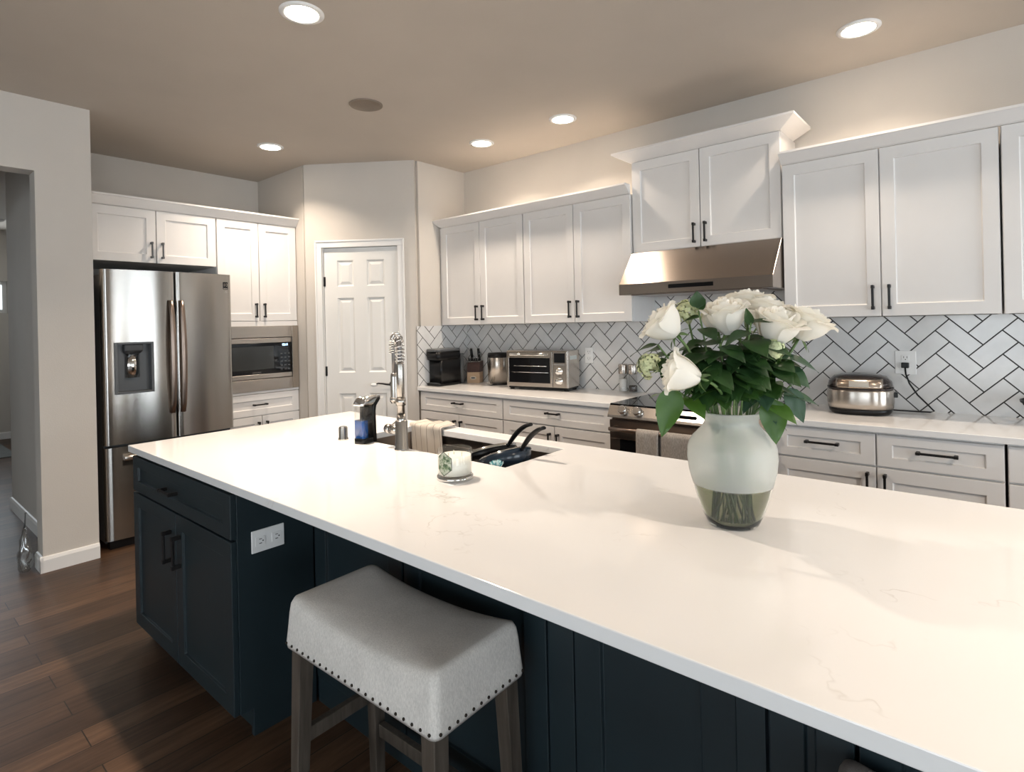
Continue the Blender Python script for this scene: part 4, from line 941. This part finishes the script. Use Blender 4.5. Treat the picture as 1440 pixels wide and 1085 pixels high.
def leaf(b, base, d, upv, L, W, bend=.35, fold=.25, mi=0, twist=0):
    Mx = frame(base, upv, d)       # x = along the leaf
    def f(u, v):
        s = v; w = W*(math.sin(PI*min(1, s**.72))**.85)*(1-.25*s); y = (u*2-1)*w; x = L*s; z = -bend*L*s*s+fold*abs(y)+.03*L*math.sin(s*7+u*3)*abs(u*2-1)
        return (x*(1-.12*s*bend), y, z)
    b.grid(f, 6, 9, mi, True, Mx)
def petals(b, c, axis, Rr, H, rnd, n=30, openness=1.):
    Mx = frame(c, axis)
    for k in range(n):
        q = k/(n-1); ph = k*2.39996+rnd.random()*.3; rho = Rr*(.10+.86*q**.8); h = H*(1.03-.12*q+.05*rnd.random()); span = 1.05-.25*q; lean = .14*q*openness; curl = Rr*(.06+.42*q*q)*openness
        wob = rnd.random()*6
        def f(u, v, q=q, ph=ph, rho=rho, h=h, span=span, curl=curl, wob=wob):
            uu = u*2-1; a = ph+uu*span*(.55+.45*math.sin(PI*min(1, v*.8+.1))); r = rho*(.30+.70*math.sin(min(1, v*1.35)*PI/2)**.9)
            if q < .45: r *= 1-.22*max(0, v-.5)
            lip = max(0, v-.66)/.34; r += curl*lip*lip*(1-.25*uu*uu)+Rr*.05*uu*uu*v*(1 if q > .3 else 0)
            z = h*v*(1-.10*uu*uu*v)-curl*.62*lip*lip*lip+.02*Rr*math.sin(uu*4+wob)*v
            return (r*math.cos(a), r*math.sin(a), z-H*.45)
        b.grid(f, 8, 9, 0, True, Mx)
    return Mx
def bez(p0, p1, p2, p3, n=14): return [p0*(1-t)**3+p1*3*t*(1-t)**2+p2*3*t*t*(1-t)+p3*t**3 for t in [i/n for i in range(n+1)]]
VO = V(VX, VY, ZC); fr_ = random.Random(21)
def stem_path(head, axis, a):
    foot = V(.046*math.cos(a+2.6), .046*math.sin(a+2.6), .016); hd = head-VO; rimr = .048
    az = math.atan2(hd.y, hd.x); neck = V(rimr*min(1, math.hypot(hd.x, hd.y)/.10)*math.cos(az), rimr*min(1, math.hypot(hd.x, hd.y)/.10)*math.sin(az), .262)
    low = bez(foot, foot.lerp(neck, .4), neck-V(0, 0, .06), neck, 8); hi = bez(neck, neck+(neck-foot).normalized()*.05, hd-axis*.07, hd, 10)
    return low+hi[1:]
NF = [0]
FG = 'flowers in the frosted vase'
def rose(label, x, y, z, ax, Rr, H=None, seed=1, nleaf=4, openness=1., lseed=None):
    NF[0] += 1; rnd = random.Random(seed); head = V(x, y, z); axis = V(*ax).normalized(); H = H or Rr*1.75
    t = thing('rose', label, 'flower', VO, 0, FG)
    b = MB(); petals(b, head-VO, axis, Rr, H, rnd, 24, openness); b.build('bloom', m_rose, t)
    base = head-axis*H*.45; path = stem_path(base, axis, NF[0]*2.4)
    s = MB(); s.tube(path, .0038, 7); st = s.build('stem', m_stem, t)
    b = MB()
    for k in range(5):
        a = 2*PI*k/5; d = V(math.cos(a), math.sin(a), .25); Mx = frame((0, 0, 0), axis); leaf(b, base-VO+axis*.002, Mx.to_3x3() @ d, axis, Rr*.85, .006, .5, .1)
    b.build('sepals', m_stem, t)
    b = MB()
    for k in range(nleaf):
        i = 9+int((k+.5)/nleaf*8); p = path[min(i, len(path)-2)]; a = rnd.random()*2*PI; d = V(math.cos(a), math.sin(a), .35-.6*rnd.random()).normalized()
        if (p+d*.09).z < .345 and math.hypot((p+d*.09).x, (p+d*.09).y) < .15: continue
        leaf(b, p, d, V(0, 0, 1), .055+.03*rnd.random(), .017+.008*rnd.random(), .3+.4*rnd.random(), .25)
    if b.v: b.build('leaves', m_leaf, t)
    return t
rose('white rose at the far left of the bouquet, leaning outward', -.640, 1.350, 1.432, (-.55, -.35, .6), .052, .082, 1, 4, .8)
rose('large white rose at the front center of the bouquet top', -.523, 1.455, 1.447, (.0, -.25, 1), .051, .090, 2, 4, .8)
rose('white rose at the very top back of the bouquet', -.520, 1.602, 1.478, (-.05, .1, 1), .054, .082, 3, 3)
rose('white rose at the top, right of the center rose', -.468, 1.575, 1.458, (.15, .05, 1), .054, .082, 4, 3)
rose('large white rose on the right, just above the leaves', -.420, 1.505, 1.418, (.35, -.15, 1), .056, .096, 5, 4)
rose('white rose at the far right edge of the bouquet', -.372, 1.595, 1.424, (.5, .15, 1), .053, .085, 6, 3)
rose('small pinkish white rose behind the center rose, at its left', -.575, 1.515, 1.438, (-.3, .1, 1), .034, .062, 8, 3, .7)
rose('drooping white rose low at the front left of the bouquet', -.572, 1.298, 1.317, (-.75, -.45, .25), .046, .088, 7, 3, .8)
def cluster(label, x, y, z, ax, Rr, seed):
    NF[0] += 1; rnd = random.Random(seed); head = V(x, y, z); axis = V(*ax).normalized()
    t = thing('green_flower_cluster', label, 'flower', VO, 0, FG)
    b = MB(); c = head-VO; Mx = frame(c, axis)
    for i in range(70):
        a, q = i*2.39996, (i+.5)/70; th = q*1.9; d = V(math.sin(th)*math.cos(a), math.sin(th)*math.sin(a), math.cos(th)); p = Mx @ (d*Rr*(.8+.25*rnd.random()))
        n = (p-c).normalized(); F = frame(p, n)
        for k in range(4):
            e = 2*PI*k/4+rnd.random()*.4; dd = F.to_3x3() @ V(math.cos(e), math.sin(e), .35); leaf(b, p, dd, n, .0095, .005, .3, .1)
    for i in range(14):
        d = V(rnd.uniform(-1, 1), rnd.uniform(-1, 1), rnd.uniform(.1, 1)).normalized(); b.tube([c-axis*Rr*.7, Mx @ (d*Rr*.8)], .0012, 4)
    b.build('florets', m_hyd, t)
    s = MB(); s.tube(stem_path(head-axis*Rr*.6, axis, NF[0]*2.4), .0029, 7); s.build('stem', m_stem, t)
cluster('pale green flower cluster behind the far left rose', -.628, 1.455, 1.458, (-.25, 0, 1), .040, 31)
cluster('pale green flower cluster at the left, below the far left rose', -.668, 1.322, 1.330, (-.8, -.25, .45), .034, 32)
cluster('pale green flower cluster under the large right rose', -.425, 1.490, 1.368, (.5, -.3, .7), .030, 33)
SG = 'leafy sprigs in the vase'
def sprig(label, tip, leaves, m, seed, r=.0024):
    """leaves: (t along upper stem | point, direction, length, width, bend)"""
    NF[0] += 1; tip = V(*tip); t = thing('leafy_sprig', label, 'foliage', VO, 0, SG); ax = (tip-VO-V(0, 0, .2)).normalized(); path = stem_path(tip, ax, NF[0]*2.4)
    s = MB(); s.tube(path, r, 6); s.build('stem', m_stem, t)
    b = MB()
    for q, d, L, W, bend in leaves:
        f = 8+q*10; i = min(int(f), 17); p = path[i].lerp(path[i+1], f-i); e = p+V(*d).normalized()*L
        if m is m_leaf and e.z-bend*L < .315 and math.hypot(e.x, e.y) < .14: continue     # nothing dark droops over the vase neck
        leaf(b, p, V(*d).normalized(), V(0, -.25, 1) if abs(V(*d).normalized().z) < .8 else V(.35, -.9, .25), L, W, bend, .18)
    b.build('leaves', m, t)
def auto(n, seed, L=.07, W=.026, q0=.3, lo=-.4):
    rnd = random.Random(seed); o = []
    for k in range(n): a = rnd.random()*2*PI; o.append((q0+(1-q0)*k/max(1, n-1), (math.cos(a), math.sin(a), rnd.uniform(lo, .5)), L*rnd.uniform(.75, 1.2), W*rnd.uniform(.8, 1.2), rnd.uniform(.1, .5)))
    return o
sprig('leafy sprig with a large bright leaf hanging at the left of the vase', (-.610, 1.315, 1.285), [(.95, (-.18, -.22, -.95), .125, .036, .05), (.85, (-.5, .2, -.4), .10, .028, .3), (.7, (.4, -.3, -.2), .08, .03, .4), (.6, (-.7, -.2, .2), .08, .026, .3)], m_leafb, 1)
sprig('leafy sprig with a large bright leaf hanging right of the vase rim', (-.418, 1.492, 1.262), [(.9, (.10, -.10, -.98), .115, .036, .05), (.75, (.5, -.2, -.1), .09, .03, .4)], m_leafb, 2)
sprig('grey-green leafy sprig drooping at the far right of the vase', (-.400, 1.560, 1.275), [(.95, (.28, .12, -.9), .095, .026, .1), (.8, (.6, .2, .1), .09, .036, .4), (.6, (.2, -.5, .1), .08, .03, .4)], m_leafg, 3)
sprig('sprig with broad grey-green leaves at the right side of the bouquet', (-.415, 1.535, 1.345), [(.98, (.62, .3, -.25), .088, .040, .5), (.85, (.55, -.1, -.5), .095, .042, .4), (.72, (.7, .35, .25), .08, .034, .4), (.6, (.2, -.6, -.3), .09, .036, .4), (.5, (-.2, -.6, .1), .08, .032, .4)], m_leafg, 4)
sprig('upright sprig with round dark leaves rising left of the center rose', (-.585, 1.425, 1.475), [(1., (-.05, .05, 1), .045, .022, -.1), (.97, (.25, .2, .6), .040, .012, .2), (.9, (-.6, -.2, .2), .06, .022, .3), (.8, (.5, -.4, -.2), .07, .026, .3), (.7, (-.4, -.6, -.1), .075, .03, .3), (.55, (.3, -.6, .1), .075, .028, .3), (.4, (-.5, .1, .1), .07, .028, .3)], m_leaf, 5)
sprig('sprig with an oval dark leaf in front of the right roses', (-.455, 1.430, 1.435), [(1., (.75, .35, .25), .055, .026, .1), (.97, (-.15, -.05, .9), .048, .012, .1), (.9, (-.4, -.5, -.2), .075, .030, .3), (.82, (.55, -.5, -.3), .085, .034, .3), (.7, (-.2, -.7, -.2), .085, .034, .4), (.55, (.6, -.3, -.2), .085, .034, .4), (.4, (-.5, -.4, 0), .08, .03, .4)], m_leaf, 6)
sprig('sprig with long thin dark leaves reaching far left of the bouquet', (-.655, 1.335, 1.385), [(1., (-.6, -.35, -.12), .075, .014, .3), (.93, (-.45, -.2, .45), .05, .020, .2), (.85, (-.6, .1, -.5), .085, .022, .4), (.7, (.4, -.5, -.2), .08, .028, .4), (.6, (-.1, -.7, -.2), .08, .03, .4)], m_leaf, 7)
for i, (p, lab) in enumerate((((-.520, 1.400, 1.385), 'dense dark sprig in the middle front of the bouquet'), ((-.475, 1.420, 1.37), 'dense dark sprig at the middle right front of the bouquet'), ((-.560, 1.390, 1.36), 'dense dark sprig at the middle left front, beside the drooping rose'), ((-.520, 1.55, 1.40), 'dense dark sprig at the back center of the bouquet'), ((-.455, 1.56, 1.37), 'dense dark sprig at the back right, under the right roses'), ((-.600, 1.47, 1.385), 'dense dark sprig at the back left, under the green cluster'))):
    sprig(lab, p, auto(17, 50+i, .082, .031, .5), m_leaf, 20+i)

for i, (p, lab) in enumerate((((-.640, 1.370, 1.345), 'dark full sprig at the left edge, below the green cluster'), ((-.420, 1.505, 1.335), 'dark full sprig at the right edge, above the grey-green leaves'), ((-.535, 1.372, 1.325), 'dark low sprig at the front, just above the vase rim'), ((-.475, 1.395, 1.335), 'dark low sprig at the front right, above the vase rim'), ((-.590, 1.43, 1.335), 'dark low sprig at the left, behind the hanging bright leaf'), ((-.440, 1.47, 1.40), 'dark sprig directly under the large right rose'))):
    sprig(lab, p, auto(17, 90+i, .078, .030, .64, -.15), m_leaf, 40+i)
